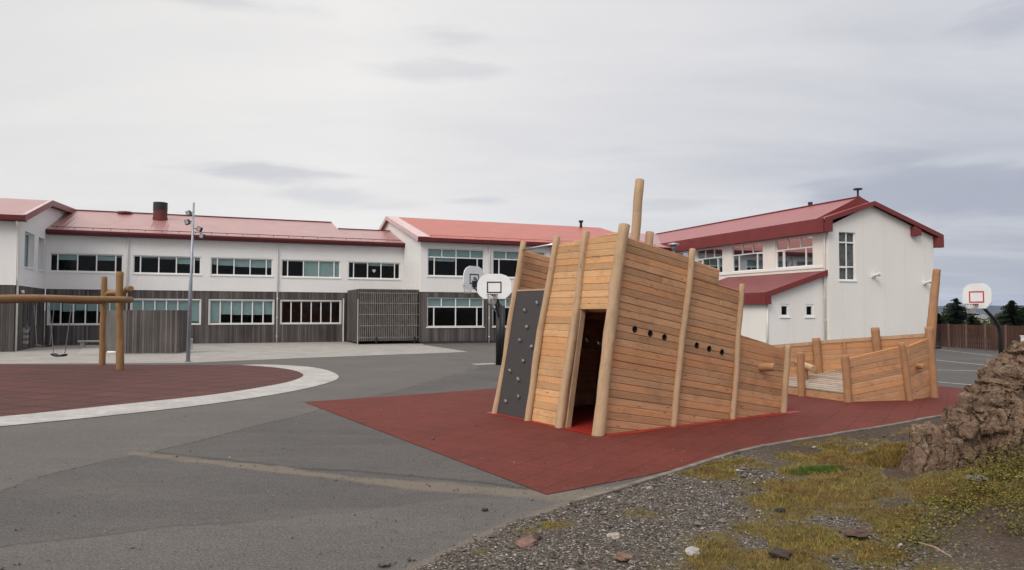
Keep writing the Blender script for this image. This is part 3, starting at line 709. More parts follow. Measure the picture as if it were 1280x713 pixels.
mb = MB()
mb.tube([(x, BY+.12, 7.43) for x in np.linspace(23.4, 41.6, 30)], .018, 6)
for x in np.arange(23.5, 41.6, 1.1): mb.tube([(x, BY+.12, 7.33), (x, BY+.12, 7.44)], .018, 5)
mb.build('snow_guard', M_roofB, T)
pipe(T, 27.66, BY-.08, .02, 6.98); pipe(T, 32.5, BY-.08, .02, 6.98)
mb = MB().tube([(39.7, 4.2, 9.6), (39.7, 4.2, 10.15)], .12, 10).tube([(39.7, 4.2, 10.12), (39.7, 4.2, 10.28)], .2, 10); mb.build('roof_vent', M_dkmetal, T, smooth=True)

# --- right block (hall) : local x along gable (to the right), y away ; origin at the right corner of the gable
AC = R(20.5); PC = Vector((26.29, 45.52, 0))
T = thing('school_building', 'tall cream gable-ended school hall with dark red roof behind the wooden ship', 'school building', PC, AC)
XL = -8.35
gw = [(-7.55, -6.30, 4.10, 6.98)]
mb = MB(); wall(mb, mf(0), XL, 0, 0, 6.95, gw); mb.quad((XL, 0, 6.95), (0, 0, 6.95), (-5.09, 0, 8.66), (XL, 0, 7.25))
mb.quad((0, 0, 0), (0, 22, 0), (0, 22, 6.95), (0, 0, 6.95)); mb.build('gable_wall', M_panel, T)
window(T, mf(0), *gw[0], [.5], [.78, .28], [(0, 1, 0, .98)], casement=[(.0, .5, .0, .27)])
CW = [(1.25, 4.5, 5.0, 6.86), (5.7, 8.95, 5.0, 6.86), (10.0, 13.15, 5.0, 6.86), (14.3, 17.5, 5.0, 6.86)]
mb = MB(); wall(mb, ml(XL), 0, 22, 0, 7.3, CW); mb.build('side_wall', M_cream, T)
for i, w in enumerate(CW): window(T, ml(XL), *w, [(.33, .62, 1), (.67, .62, 1), (.2, 0, .62), (.78, 0, .62)], [.62], [], casement=[(0, .2, 0, .6)] if i % 2 else [(.8, 1, 0, .6)])
MB().box((XL-.05, .2, 4.84), (XL-.003, 18, 4.93)).build('sill_band', M_frame, T)
room(T, XL+5.5, -.2, .3, 21, 4.0, 7.0); MB().quad((XL+5, .3, 4), (XL+5, 21, 4), (XL+5, 21, 6.9), (XL+5, .3, 6.9)).build('interior_room', M_inter, T)
# roofs: profile in (x,z), extruded along y
def roof_y(root, prof, y0, y1, mat, name='roof', th=.1):
    mb = MB()
    for a, b in zip(prof[:-1], prof[1:]):
        vs = [(a[0], y0, a[1]), (b[0], y0, b[1]), (b[0], y1, b[1]), (a[0], y1, a[1]), (a[0], y0, a[1]-th), (b[0], y0, b[1]-th), (b[0], y1, b[1]-th), (a[0], y1, a[1]-th)]
        mb.add(vs, [(0,1,2,3),(7,6,5,4),(0,4,5,1),(3,2,6,7),(0,3,7,4),(1,5,6,2)])
    return mb.build(name, mat, root)
roof_y(T, [(XL-.5, 7.66), (-5.09, 8.83), (.48, 7.02)], -.28, .55, M_roofC)
roof_y(T, [(XL-.5, 7.665), (-5.35, 9.22), (.48, 7.025)], .552, 24, M_roofC)
def slab_xz(mb, pts, y0, y1): mb.prism(pts, y0, y1, lambda u, z, d: (u, d, z))
mb = MB(); slab_xz(mb, [(XL-.5, 7.70), (-5.09, 8.87), (-5.09, 8.60), (XL-.5, 7.42)], -.34, -.282)
slab_xz(mb, [(-5.088, 8.87), (.5, 7.06), (.5, 6.79), (-5.088, 8.60)], -.34, -.282)
slab_xz(mb, [(XL-.5, 6.9), (XL+.02, 6.9), (XL+.02, 7.66), (XL-.5, 7.42)], -.345, -.02)
slab_xz(mb, [(.02, 6.27), (.5, 6.27), (.5, 6.78), (.02, 6.9)], -.345, -.02); slab_xz(mb, [(-1.92, 6.94), (-1.38, 6.94), (-1.38, 7.3), (-1.92, 7.5)], -.345, -.02)
mb.add([(XL-.45, .54, 7.67), (-5.09, .54, 8.80), (.4, .54, 7.03), (-5.35, .54, 9.25)], [(0, 1, 3), (1, 2, 3)])
mb.build('barge_board', M_fasciaC, T)
mb = MB().box((XL-.56, -.2, 6.9), (XL-.5, 22.4, 7.7)); mb.box((XL-.5, 0, 6.9), (XL, 22.4, 6.94)); mb.box((.5, -.2, 6.3), (.56, 22, 7.05)); mb.build('fascia', M_fasciaC, T)
MB().box((-5.45, .56, 9.21), (-5.25, 24, 9.27)).build('ridge_cap', M_fasciaC, T)
mb = MB().tube([(-5.28, .75, 9.0), (-5.28, .75, 9.72)], .06, 8).tube([(-5.28, .75, 9.69), (-5.28, .75, 9.77)], .26, 10); mb.build('roof_vent', M_dkmetal, T); MB().tube([(-5.2, 4.8, 9.0), (-5.2, 4.8, 9.5)], .15, 10).build('roof_vent', M_dkmetal, T)
pipe(T, XL-.08, .22, .02, 6.95, .055)
for u_, z_ in ((-4.99, 4.41), (-.84, 4.05)):
    mb = MB().box((u_-.12, -.1, z_-.1), (u_+.12, -.003, z_+.06)).tube([(u_, -.08, z_), (u_+.06, -.5, z_+.12)], [.08, .1], 10); L = mb.build('wall_lamp', M_pipe, T, smooth=False)
    MB().box((u_-.05, -.48, z_-.03), (u_+.15, -.1, z_-.0)).build('lamp_lens', M_galv, L)
mb = MB().box((-.35, -.4, 0), (.05, -.003, .12)).build('drain_box', M_dkmetal, T)
# lean-to annex
AX = XL-4.25; az = .35
sw2 = [(AX+1.02, AX+1.66, 1.95, 2.68), (AX+2.82, AX+3.45, 1.95, 2.68)]
mb = MB(); wall(mb, mf(az), AX, XL-.002, 0, 2.7, sw2, .12); mb.quad((AX, az, 2.7), (XL-.002, az, 2.7), (XL-.002, az, 4.35), (AX, az, 3.2))
wall(mb, ml(AX), az, 9.2, 0, 3.2); AN = mb.build('annex', M_panel, T)
for w in sw2: 
    o = window(AN, mf(az), *w, [], [], [], fwid=.12, dep=.03)
# windows of annex are sub-parts: move panes and sills into flat siblings under the annex
for o in [c_ for c_ in AN.children if c_.name.startswith('window')]:
    for k in list(o.children): k.parent = AN
MB().box((AX+.3, az+1.0, .5), (XL-.1, az+1.1, 3.2)).build('inner_wall', M_inter, AN)
mb = MB(); vs = [(AX-.2, az-.25, 3.30), (XL-.003, az-.25, 4.66), (XL-.003, 9.4, 4.66), (AX-.2, 9.4, 3.30)]
mb.add(vs+[(p[0], p[1], p[2]-.1) for p in vs], [(0,1,2,3),(7,6,5,4),(0,4,5,1),(3,2,6,7),(0,3,7,4),(1,5,6,2)]); mb.build('annex_roof', m_roof('annex_red_roof_sheet', (.19, .036, .037), 'y', rough=.5), AN)
mb = MB(); slab_xz(mb, [(AX-.2, 3.34), (XL-.003, 4.70), (XL-.003, 4.38), (AX-.2, 3.02)], az-.3, az-.252); slab_xz(mb, [(AX-.22, 2.66), (AX+.16, 2.66), (AX+.16, 3.1), (AX-.22, 3.02)], az-.305, az-.02)
mb.box((AX-.26, az-.28, 2.66), (AX-.2, 9.4, 3.33)); mb.box((AX-.2, az, 2.66), (AX, 9.4, 2.7)); mb.build('annex_fascia', M_fasciaC, AN)
MB().tube([(AX+.07, az-.05, .02), (AX+.07, az-.05, 2.7)], .045, 8).build('downpipe', M_pipe, AN, smooth=True)

# ------------------------------------------------------------ the wooden ship
D0 = Vector((1.549, 13.131, 0)); SA = R(34.8); AL = R(9.5)
SHIP = thing('play_ship', 'big tilted wooden play ship with mast log, climbing board and portholes on red rubber', 'play ship', D0, SA)
TM = Matrix.Rotation(AL, 4, 'Y')
def tl(S, t, W): return TM @ Vector((S, t, W))
ta = math.tan(AL)
def side_panel(name, S0, S1, W1, t, mat, seed, ports=(), outward=-1, wb=None):
    poly = [(S0, S0*ta-.1 if wb is None else wb), (S1, S1*ta-.1 if wb is None else wb), (S1, W1[1]), (S0, W1[0])]
    mb = MB()
    planks(mb, poly, .134, .045, 0, gap=.0025 if ports else 0, seed=seed, off=.03, ai=.0008 if ports else 0)
    if ports: mb.prism(inset(poly, .001), -.062, -.047, lambda u, z, d: (u, z, d))  # backing sheet added to stop light leaking between the planks
    Zv = Vector((0, outward, 0)); Xv = Vector((1, 0, 0)) if outward < 0 else Vector((-1, 0, 0))
    if outward > 0: mb.v = [(-x, y, z) for x, y, z in mb.v]
    M = TM @ frame((0, t, 0), Xv, (0, 0, 1), Zv)
    o = mb.build(name, mat, SHIP, M)
    if ports:
        cb = MB()
        for S_, W_ in ports: cb.tube([(S_ if outward < 0 else -S_, W_, -.3), (S_ if outward < 0 else -S_, W_, .3)], .062, 16)
        cu = cb.build('cutter', mat, SHIP, M)
        bo = o.modifiers.new('bool', 'BOOLEAN'); bo.operation = 'DIFFERENCE'; bo.object = cu; bo.solver = 'EXACT'
        bpy.context.view_layer.update()
        dg = bpy.context.evaluated_depsgraph_get(); nm = bpy.data.meshes.new_from_object(o.evaluated_get(dg))
        old = o.data; o.modifiers.clear(); o.data = nm; nm.name = name
        bpy.data.objects.remove(cu)
        for S_, W_ in ports:
            rg_ = MB(); q0 = (S_ if outward < 0 else -S_); sg2 = 18
            vs_ = [(q0+rr*math.cos(2*math.pi*k/sg2), W_+rr*math.sin(2*math.pi*k/sg2), zz) for rr, zz in ((.064, .004), (.053, .004), (.053, -.08), (.064, -.08)) for k in range(sg2)]
            rg_.add(vs_, [(j*sg2+k, j*sg2+(k+1) % sg2, (j+1)*sg2+(k+1) % sg2, (j+1)*sg2+k) for j in range(3) for k in range(sg2)])
            rg_.build('porthole_ring', M_rubber, SHIP, M)
    return o
P1 = [(.56, 2.0), (.97, 1.985), (1.36, 1.97)]; P2 = [(2.29, 1.945), (2.67, 1.93), (3.07, 1.915)]
def hull_side(t, out, sd, mat):
    side_panel('hull_side', .06, 1.84, (3.66, 3.64), t, mat, sd, P1, out)
    side_panel('hull_side', 1.842, 3.52, (3.27, 3.27), t, mat, sd+1, P2, out)
    side_panel('hull_side', 1.842, 2.75, (3.60, 3.58), t, mat, sd+2, (), out, 3.272)
    side_panel('hull_side', 3.522, 5.24, (2.36, 2.27), t, mat, sd+3, (), out)
hull_side(-.02, -1, 10, M_plank)
hull_side(3.30, -1, 30, M_plank)
# ribs / posts
for i, (Sb, St, Wt, r) in enumerate(((1.84, 1.84, 3.80, .060), (3.57, 3.45, 3.40, .054), (5.27, 5.22, 2.36, .064))):
    for t_, mt in ((-.055, M_post_l), (3.43, M_post_l)):
        log('post', tl(Sb, t_, Sb*ta-.1), tl(St, t_, Wt+(.0 if t_ < 0 else -.1)), r*1.05, r, mt, SHIP, 12, .12, .012, 3+i, sq=.35)
log('corner_post', tl(-.03, -.03, -.15), tl(-.02, -.03, 3.86), .118, .098, M_post_l, SHIP, 16, .15, .022, 8)
log('corner_post', tl(0, 3.34, -.15), tl(0, 3.17, 3.78), .072, .068, M_post_l, SHIP, 14, .12, .018, 18)
log('post', tl(-.04, 2.08, -.15), tl(-.02, 1.96, 3.80), .072, .068, M_post_l, SHIP, 14, .12, .02, 28)
log('post', tl(-.05, 1.04, -.15), tl(-.03, 1.03, 3.82), .085, .066, M_post_l, SHIP, 14, .15, .02, 38, sq=.5)
mb = MB().box((0.02, .93, -.1), (.13, 1.03, 2.28)); mb.build('door_jamb', M_post_l, SHIP, TM)
# transom panels : frame X=-t, Y=W, Z=-S
def trans_panel(name, t0, t1, W0, W1a, W1b, seed, mat, h=.132):
    mb = MB(); planks(mb, [(-t1, W0), (-t0, W0), (-t0, W1a), (-t1, W1b)], h, .045, R(-.3), seed=seed, off=.0, joints=False)
    return mb.build(name, mat, SHIP, TM @ frame((-.0, 0, 0), (0, -1, 0), (0, 0, 1), (-1, 0, 0)))
trans_panel('transom', 1.10, 2.02, -.08, 3.68, 3.65, 51, M_plank_l)
trans_panel('transom', .08, 1.02, 2.28, 3.74, 3.69, 52, M_plank_l)
mb = MB().box((-.0, 2.12, -.1), (.03, 3.27, 2.68)); CB = mb.build('climbing_board', M_panelblk, SHIP, TM)
MB().box((-.008, 2.10, 2.68), (.05, 3.22, 2.715)).build('top_rail', M_post_l, SHIP, TM)
def hold(S, t, W, seed, sx=1):
    import bmesh
    bm = bmesh.new(); bmesh.ops.create_icosphere(bm, subdivisions=2, radius=.041)
    for v_ in bm.verts:
        k = 1+.5*mn.noise(v_.co*22+Vector((seed, 0, 0))); v_.co = Vector((v_.co.x*.75*k, v_.co.y*1.05*k, v_.co.z*.8*k))
        v_.co.z += .015 if v_.co.x < 0 else -.01
    me = bpy.data.meshes.new('climbing_hold'); bm.to_mesh(me); bm.free(); me.materials.append(M_hold)
    me.polygons.foreach_set('use_smooth', [True]*len(me.polygons))
    o = bpy.data.objects.new('climbing_hold', me); C.objects.link(o); o.parent = CB; o.matrix_local = Matrix.Translation((S-.03, t, W))
for i, (t_, W_) in enumerate([(2.33, 2.41), (2.74, 2.25), (2.57, 1.90), (2.76, 1.61), (2.31, 1.49), (2.53, 1.18), (2.97, .95), (2.63, .79), (2.54, .43), (2.97, .30)]): hold(0, t_, W_, i*3.7)
MB().tube([tl(-.02, 3.2, 3.60), tl(-.02, 1.96, 3.65)], .024, 10).build('steel_bar', M_chrome, SHIP, smooth=True)
# platform and bulkhead, inner studs
mb = MB(); planks(mb, [(.05, .05), (3.5, .05), (3.5, 3.3), (.05, 3.3)], .14, .04, R(90), gap=0, seed=71); mb.box((.05, .05, -.06), (3.5, 3.32, -.041)); mb.build('upper_deck', M_deck, SHIP, TM @ Matrix.Translation((0, 0, 2.45)))
mb = MB(); planks(mb, [(0, .3), (3.33, .3), (3.33, 3.1), (0, 3.1)], .16, .04, 0, gap=0, seed=72); mb.box((0, .3, -.06), (3.33, 3.1, -.041)); mb.build('bulkhead', M_plank, SHIP, TM @ frame((3.46, 3.33, 0), (0, -1, 0), (0, 0, 1), (-1, 0, 0)))  # box behind the boards is added to block light through their joints
for k, S_ in enumerate((1.0, 2.75)): MB().box((S_-.05, 3.23, S_*ta-.05), (S_+.05, 3.296, 3.55 if k == 0 else 3.26)).build('stud', M_post_d, SHIP, TM)
mb = MB()
for S_ in (.25, 1.2, 2.2, 3.2): mb.box((S_-.04, .05, 2.27), (S_+.04, 3.28, 2.405))
mb.build('joists', M_plank, SHIP, TM)
log('mast', tl(1.72, 1.6, .1), tl(1.66, 1.5, 5.42), .108, .094, M_post_l, SHIP, 16, .13, .025, 61)
log('post', tl(2.2, 1.55, .3), tl(2.14, 1.5, 4.36), .092, .09, M_post_l, SHIP, 14, .12, .018, 66)
# cannon stubs
log('cannon_log', tl(4.36, .12, 1.75), tl(4.40, -.34, 1.80), .082, .085, M_post_d, SHIP, 14, .1, .0, 77, n=5)
# grey resin edging where the hull meets the rubber (world frame)
def edging(pts, w=.10):
    mb = MB(); rn = random.Random(5)
    inv = SHIP_M.inverted()
    for a, b in zip(pts[:-1], pts[1:]):
        a, b = Vector(a), Vector(b); n_ = max(2, int((b-a).length/.12)); e_ = (b-a).normalized(); nn = Vector((-e_.y, e_.x, 0))
        ws = [w*rn.uniform(.6, 1.25) for _ in range(n_+1)]
        for i in range(n_):
            p, q_ = a+(b-a)*i/n_, a+(b-a)*(i+1)/n_
            mb.quad(*[inv @ Vector((r_.x, r_.y, .0125)) for r_ in (p-nn*ws[i], q_-nn*ws[i+1], q_+nn*.05, p+nn*.05)])
    return mb.build('rubber_edging', M_glue, SHIP)
SHIP_M = Matrix.Translation(D0) @ Matrix.Rotation(SA, 4, 'Z')
def wg(S, t): p = SHIP_M @ Vector((S, t, 0)); return (p.x, p.y, 0)
edging([wg(0, 3.55), wg(0, 0.0), wg(0, -.12), wg(5.75, -.12)], .11)
fl = MB(); inv = SHIP_M.inverted(); fl.quad(*[inv @ Vector((*wg(a, b)[:2], .0115)) for a, b in ((-.1, 3.4), (-.1, 0), (3.4, 0), (3.4, 3.4))]); fl.build('inner_rubber_floor', m_plain('bright_red_rubber_floor', (.26, .018, .014), .7, .15, 30), SHIP)

# bow half
def bw(name, a, b, za, zb, h, ang, seed, mat, out=1, z0=-.05, cap=True, th=.045):
    """boarded wall from ground point a to b ; za,zb heights of the top edge"""
    a, b = Vector((*a, 0)), Vector((*b, 0)); e_ = (b-a).normalized(); L = (b-a).length
    mb = MB(); planks(mb, [(0, z0), (L, z0), (L, zb), (0, za)], h, th, ang, seed=seed)
    n_ = e_.cross(Vector((0, 0, 1)))
    M = frame(a, e_, (0, 0, 1), n_)
    o = mb.build(name, mat, SHIP, SHIP_M.inverted() @ M)
    if cap:
        an = math.atan2(zb-za, L); cm = MB(); l = L/math.cos(an)
        cm.box((0, -.0, -.075), (l, .05, .02)); 
        o2 = cm.build('cap_rail', M_post_l, SHIP, SHIP_M.inverted() @ frame(a+Vector((0, 0, za+.012))-n_*.035, e_*math.cos(an)+Vector((0, 0, math.sin(an))), n_, -e_*math.sin(an)+Vector((0, 0, math.cos(an)))))
    return o
def wlog(name, a, b, r0, r1, mat, seed, sq=.6, **k): 
    i_ = SHIP_M.inverted(); return log(name, i_ @ Vector(a), i_ @ Vector(b), r0, r1, mat, SHIP, 12, .06, .01, seed, sq=sq, **k)
h_, i_, j_ = (8.27, 18.07), (9.95, 18.45), (10.93, 19.14); m_, n_, L_ = (10.1, 20.4), (8.62, 20.9), (7.0, 20.95)
bw('bow_side', h_, i_, 1.07, 1.40, .138, R(9), 81, M_plank, cap=False); bw('bow_side', (9.99, 18.47), j_, 1.36, 1.55, .138, R(9), 82, M_plank, cap=False)
bw('bow_side', n_, m_, 1.36, 1.50, .138, R(5), 83, M_plank); bw('bow_side', m_, (10.95, 19.2), 1.50, 1.64, .138, R(5), 84, M_plank); bw('bow_side', L_, n_, 1.2, 1.34, .138, R(5), 85, M_plank)
wlog('post', (8.27, 18.04, -.1), (8.2, 18.06, 1.14), .088, .085, M_post_d, 91); wlog('post', (9.98, 18.40, -.1), (9.78, 18.40, 1.44), .075, .07, M_post_d, 92)
wlog('post', (10.98, 19.1, -.1), (10.90, 19.14, 1.82), .10, .095, M_post_d, 93); wlog('post', (7.62, 19.30, -.1), (7.60, 19.3, 1.15), .09, .088, M_post_d, 94)
wlog('post', (8.74, 20.8, -.1), (8.64, 20.8, 1.47), .10, .10, M_post_d, 95); wlog('post', (10.22, 20.3, -.1), (10.06, 20.28, 1.78), .10, .10, M_post_d, 96)
wlog('stem_post', (10.95, 19.22, 1.2), (11.22, 19.28, 3.34), .115, .085, M_post_d, 97)
wlog('post', (7.05, 20.85, -.1), (7.0, 20.85, 1.3), .09, .09, M_post_d, 98)
for k, (a, b) in enumerate(((n_, m_), (m_, (10.95, 19.2)), (L_, n_))):
    p = Vector((*a, 0))*.5+Vector((*b, 0))*.5; e_ = (Vector((*b, 0))-Vector((*a, 0))).normalized(); nn = e_.cross(Vector((0, 0, 1)))
    MB().box((-.035, 0, 0), (.035, .06, 1.38 if k < 2 else 1.24)).build('stud', M_post_d, SHIP, SHIP_M.inverted() @ frame(p+nn*.003, e_, nn, (0, 0, 1)))
# bow deck: boards parallel to the open edge, tilted up toward the stem
hv = Vector((8.27, 18.15, .19)); ex = (Vector((7.05, 20.9, .19))-hv).normalized(); ax = Vector((0, 0, 1)).cross(ex)*-1; ax = (ax*math.cos(R(10))+Vector((0, 0, math.sin(R(10)))))
zn = ex.cross(ax); sg = 1 if zn.z > 0 else -1
dk = MB(); pl = [(0, 0), (2.95, 0), (2.6, 1.5), (1.6, 2.6), (.9, 2.6), (.25, 1.5)]
planks(dk, pl if sg > 0 else pl, .175, .04, 0, gap=.045, cham=.003, seed=88, joints=False)
dk.build('bow_deck', M_deck, SHIP, SHIP_M.inverted() @ frame(hv, ex, ax, zn))
MB().box((0, -.05, -.2), (2.95, -.008, -.01)).build('deck_beam', M_plank, SHIP, SHIP_M.inverted() @ frame(hv, ex, ax.cross(Vector((0,0,1))).cross(Vector((0,0,1)))*-1, (0, 0, 1)))
MB().box((0, .5, -.2), (2.8, .55, -.0)).build('deck_beam', M_plank, SHIP, SHIP_M.inverted() @ frame(hv, ex, ax, zn*sg))
wlog('cannon_log', (8.05, 20.7, .80), (8.16, 19.85, .68), .09, .095, M_post_l, 101, sq=0, n=5)
wlog('log_support', (8.08, 20.3, .15), (8.08, 20.3, .66), .1, .1, M_post_d, 102)
wlog('cannon_log', (10.30, 18.85, .86), (10.40, 18.52, .84), .07, .07, M_post_d, 103, sq=0, n=5)

# ------------------------------------------------------------ swing set
SW = thing('swing_set', 'amber log swing set with forked posts and hanging seats on worn red rubber', 'swing set', (-14.43, 27.04, 0))
def sl_(p): return Vector(p)-Vector((-14.43, 27.04, 0))
A0, A1 = Vector((-14.25, 26.9, 2.60)), Vector((-14.3, 20.0, 2.43)); 
Af = A0+(A1-A0)*2.0
log('beam', sl_(A0+Vector((.15, .15, 0))), sl_(Af), .115, .13, M_swing, SW, 14, .15, .02, 5, n=26)
B0, B1 = Vector((-16.3, 29.2, 2.55)), Vector((-19.2, 20.0, 2.42)); log('beam', sl_(B0), sl_(B0+(B1-B0)*1.3), .11, .12, M_swing, SW, 14, .15, .02, 6, n=26)
log('post', sl_((-14.43, 27.04, -.1)), sl_((-14.50, 27.0, 3.62)), .130, .120, M_swing, SW, 12, .12, .02, 7, sq=.2)
log('post', sl_((-16.40, 29.36, -.1)), sl_((-16.35, 29.3, 3.55)), .118, .105, M_swing, SW, 12, .12, .02, 8, sq=.2)
log('cross_log', sl_((-16.2, 29.25, 2.82)), sl_((-13.95, 26.75, 3.0)), .1, .105, M_swing, SW, 12, .12, .12, 9)
for p_ in (Af, B0+(B1-B0)*1.3): log('post', sl_((p_.x, p_.y, -.1)), sl_((p_.x, p_.y, 3.5)), .16, .14, M_swing, SW, 12, .1, .02, 10)
log('cross_log', sl_(Af+Vector((0, 0, .3))), sl_(B0+(B1-B0)*1.3+Vector((0, 0, .3))), .1, .1, M_swing, SW, 12, .1, .02, 11)
MB().tube([sl_((-14.25, 26.9, 2.6))+Vector((.14, -.02, 0)), sl_((-14.25, 26.9, 2.6))+Vector((.19, -.06, 0))], .03, 8).build('bolt', M_dkmetal, SW)
def swing(c, w, top_w, z, ztop, d):
    """seat centre c (x,y), seat width w along d"""
    d = Vector((*d, 0)).normalized(); c = Vector((*c, 0)); pts = []
    for k in range(9):
        t = k/8-.5; pts.append(sl_(c+d*(t*w)+Vector((0, 0, z+.05*(2*t)**2-.02))))
    n_ = Vector((-d.y, d.x, 0)); mb = MB()
    for a, b in zip(pts[:-1], pts[1:]):
        mb.add([a-n_*.09, b-n_*.09, b+n_*.09, a+n_*.09, a-n_*.09+Vector((0, 0, .05)), b-n_*.09+Vector((0, 0, .05)), b+n_*.09+Vector((0, 0, .05)), a+n_*.09+Vector((0, 0, .05))], [(0,3,2,1),(4,5,6,7),(0,1,5,4),(2,3,7,6),(3,0,4,7),(1,2,6,5)])
    seat = mb.build('swing_seat', M_rubber, SW)
    for sg_ in (-1, 1):
        a = sl_(c+d*(sg_*w*.48)+Vector((0, 0, z+.05))); b = sl_(c+d*(sg_*top_w*.5)+Vector((0, 0, ztop)))
        mb = MB(); L = (b-a).length; nlink = int(L/.06)
        for k in range(nlink):
            p = a+(b-a)*(k/nlink); q_ = a+(b-a)*((k+.95)/nlink); mb.tube([p, (p+q_)/2, q_], [.009, .019, .009], 5)
        mb.build('chain', M_chain, seat)
p = lambda x, Y: tuple(at(x, 400, Y)[:2])
swing(p(75, 24.0), .68, 1.35, .70, 2.35, (.85, -.5)); swing(p(55, 28.5), .80, 1.2, .78, 2.4, (.9, -.4))

# ------------------------------------------------------------ lamp post, hoops
P = gp(235, 453)
T = thing('floodlight_pole', 'slim grey steel pole carrying four small black floodlights at its top', 'floodlight pole', P)
MB().tube([(0, 0, 0), (.05, 0, 3.4), (.06, 0, 3.5), (.12, 0, 6.85)], [.085, .075, .06, .04], 12).build('pole', M_galv, T, smooth=True)
MB().tube([(0, 0, -.02), (0, 0, .04)], .14, 12).build('base_plate', M_galv, T)
for x_, z_, tx in ((-.19, 6.40, -.4), (-.24, 6.02, -.5), (.30, 5.72, .4), (.42, 5.42, .5)):
    M = Matrix.Translation((x_+.1, 0, z_)) @ Matrix.Rotation(R(20)*(1 if tx > 0 else -1), 4, 'Y')
    fl_ = MB().box((-.09, -.1, -.12), (.09, .08, .08), M); fl_.tube([M @ Vector((0, 0, 0)), (.1, 0, z_+.03)], .02, 6); fo = fl_.build('floodlight', M_dkmetal, T)
    MB().box((-.07, -.108, -.1), (.07, -.102, .06), M).build('lens', M_galv, fo)

def hoop(name_lbl, base, n, hb, pole_r, back, linecol, kind, reach=1.0, bw_=1.4, bh=1.0, group='basketball hoops round the yard', rim_h=3.02):
    """n: unit facing of the board (2D). base: ground point of pole"""
    n = Vector((*n, 0)).normalized(); T = thing('basketball_hoop', name_lbl, 'basketball hoop', base, math.atan2(n.y, n.x)+math.pi/2, group)
    # local: board faces -y ; pole at origin, board at y=-reach
    y = -reach; sd = .5
    hf = [(.2, .5), (.36, .42), (.46, .27), (.5, .1), (.5, -.24), (.42, -.38), (.31, -.5)]
    poly = [(a*bw_, b*bh) for a, b in hf]+[(-a*bw_, b*bh) for a, b in hf[::-1]]
    zc = rim_h+.33*bh
    bd = MB().prism([(a, zc+b) for a, b in poly], 0, .04, lambda u, z, d: (u, y+d, z)).build('backboard', M_board, T)
    for off in ((-.006, -.003), (.043, .046)) if back else ((-.006, -.003),):
        mb = MB(); a, b, c, d, t_ = -.3, .3, rim_h+.06, rim_h+.52, .05
        for r_ in ((a, b, c, c+t_), (a, b, d-t_, d), (a, a+t_, c+t_, d-t_), (b-t_, b, c+t_, d-t_)): mb.prism([(r_[0], r_[2]), (r_[1], r_[2]), (r_[1], r_[3]), (r_[0], r_[3])], y+off[0], y+off[1], lambda u, z, dd: (u, dd, z))
        mb.build('target_square', linecol, bd)
    mb = MB(); seg = 24; cy = y-.36
    ring = [(.225*math.cos(2*math.pi*k/seg), cy+.225*math.sin(2*math.pi*k/seg), rim_h) for k in range(seg+1)]
    mb.tube(ring, .012, 6); mb.box((-.07, y-.14, rim_h-.06), (.07, y-.003, rim_h+.02)); rim = mb.build('rim', M_rust if kind == 'bent' else M_dkmetal, T)
    mb = MB()
    for k in range(12):
        a = 2*math.pi*k/12; b = a+math.pi/12
        mb.tube([(.225*math.cos(a), cy+.225*math.sin(a), rim_h), (.17*math.cos(b), cy+.17*math.sin(b), rim_h-.2), (.13*math.cos(a), cy+.13*math.sin(a), rim_h-.38)], .006, 4)
        mb.tube([(.225*math.cos(a), cy+.225*math.sin(a), rim_h), (.17*math.cos(a-math.pi/12), cy+.17*math.sin(a-math.pi/12), rim_h-.2), (.13*math.cos(a), cy+.13*math.sin(a), rim_h-.38)], .006, 4)
    mb.build('net', M_conc, rim)
    if kind == 'bent':
        MB().tube([(0, 0, 0), (0, 0, rim_h-1.2), (0, -.06, rim_h-.95), (0, -reach*.25, rim_h-.6), (0, -reach*.7, rim_h-.15), (0, y+.04, rim_h+.05)], [.075, .075, .075, .07, .06, .06], 12).build('pole', M_dkmetal, T, smooth=True)
        MB().tube([(0, 0, 0), (0, 0, .5)], .1, 12).build('sleeve', M_rust, T, smooth=True)
    else:
        MB().tube([(0, 0, 0), (0, 0, 2.45)], pole_r, 14).build('pole', M_dkmetal, T, smooth=True)
        mb = MB().tube([(0, 0, 2.4), (0, y+.04, rim_h+.35)], .05, 8).tube([(0, 0, 1.9), (0, y+.04, rim_h-.1)], .045, 8); mb.box((-.14, y+.05, rim_h-.08), (.14, y+.08, rim_h+.2)) if back else None
        mb.build('arm', M_dkmetal, T)
    return T
hoop('nearer basketball hoop with black target square, facing the camera', gp(623.5, 456.5), (-.18, -1), 1, .13, False, M_black, 'straight', 1.0, rim_h=2.88)
hoop('basketball hoop seen from behind, its backboard turned left over the other one', gp(628, 453), (-.76, .65), 1, .11, True, M_black, 'straight', 1.75, 1.35, 1.05, rim_h=3.38)
hoop('far right basketball hoop with red target square and bent rusty pole', gp(1251.5, 459.5), (-.9, -.43), 1, .08, False, M_red, 'bent', 1.5, 1.15, 1.0, rim_h=2.55)
s = M_conc

# mushroom lamp beyond the ship
P = at(842, 305, 43); T = thing('street_lamp', 'grey mushroom-topped lamp standing behind the ship hull', 'street lamp', (P.x, P.y, 0))
MB().tube([(0, 0, 0), (0, 0, P.z-.35)], .06, 10).build('pole', M_galv, T, smooth=True)
mb = MB().tube([(0, 0, P.z-.38), (0, 0, P.z-.1)], [.1, .17], 14).tube([(0, 0, P.z-.1), (0, 0, P.z+.0), (0, 0, P.z+.06)], [.36, .33, .1], 18); mb.build('lamp_head', M_galv, T, smooth=True)

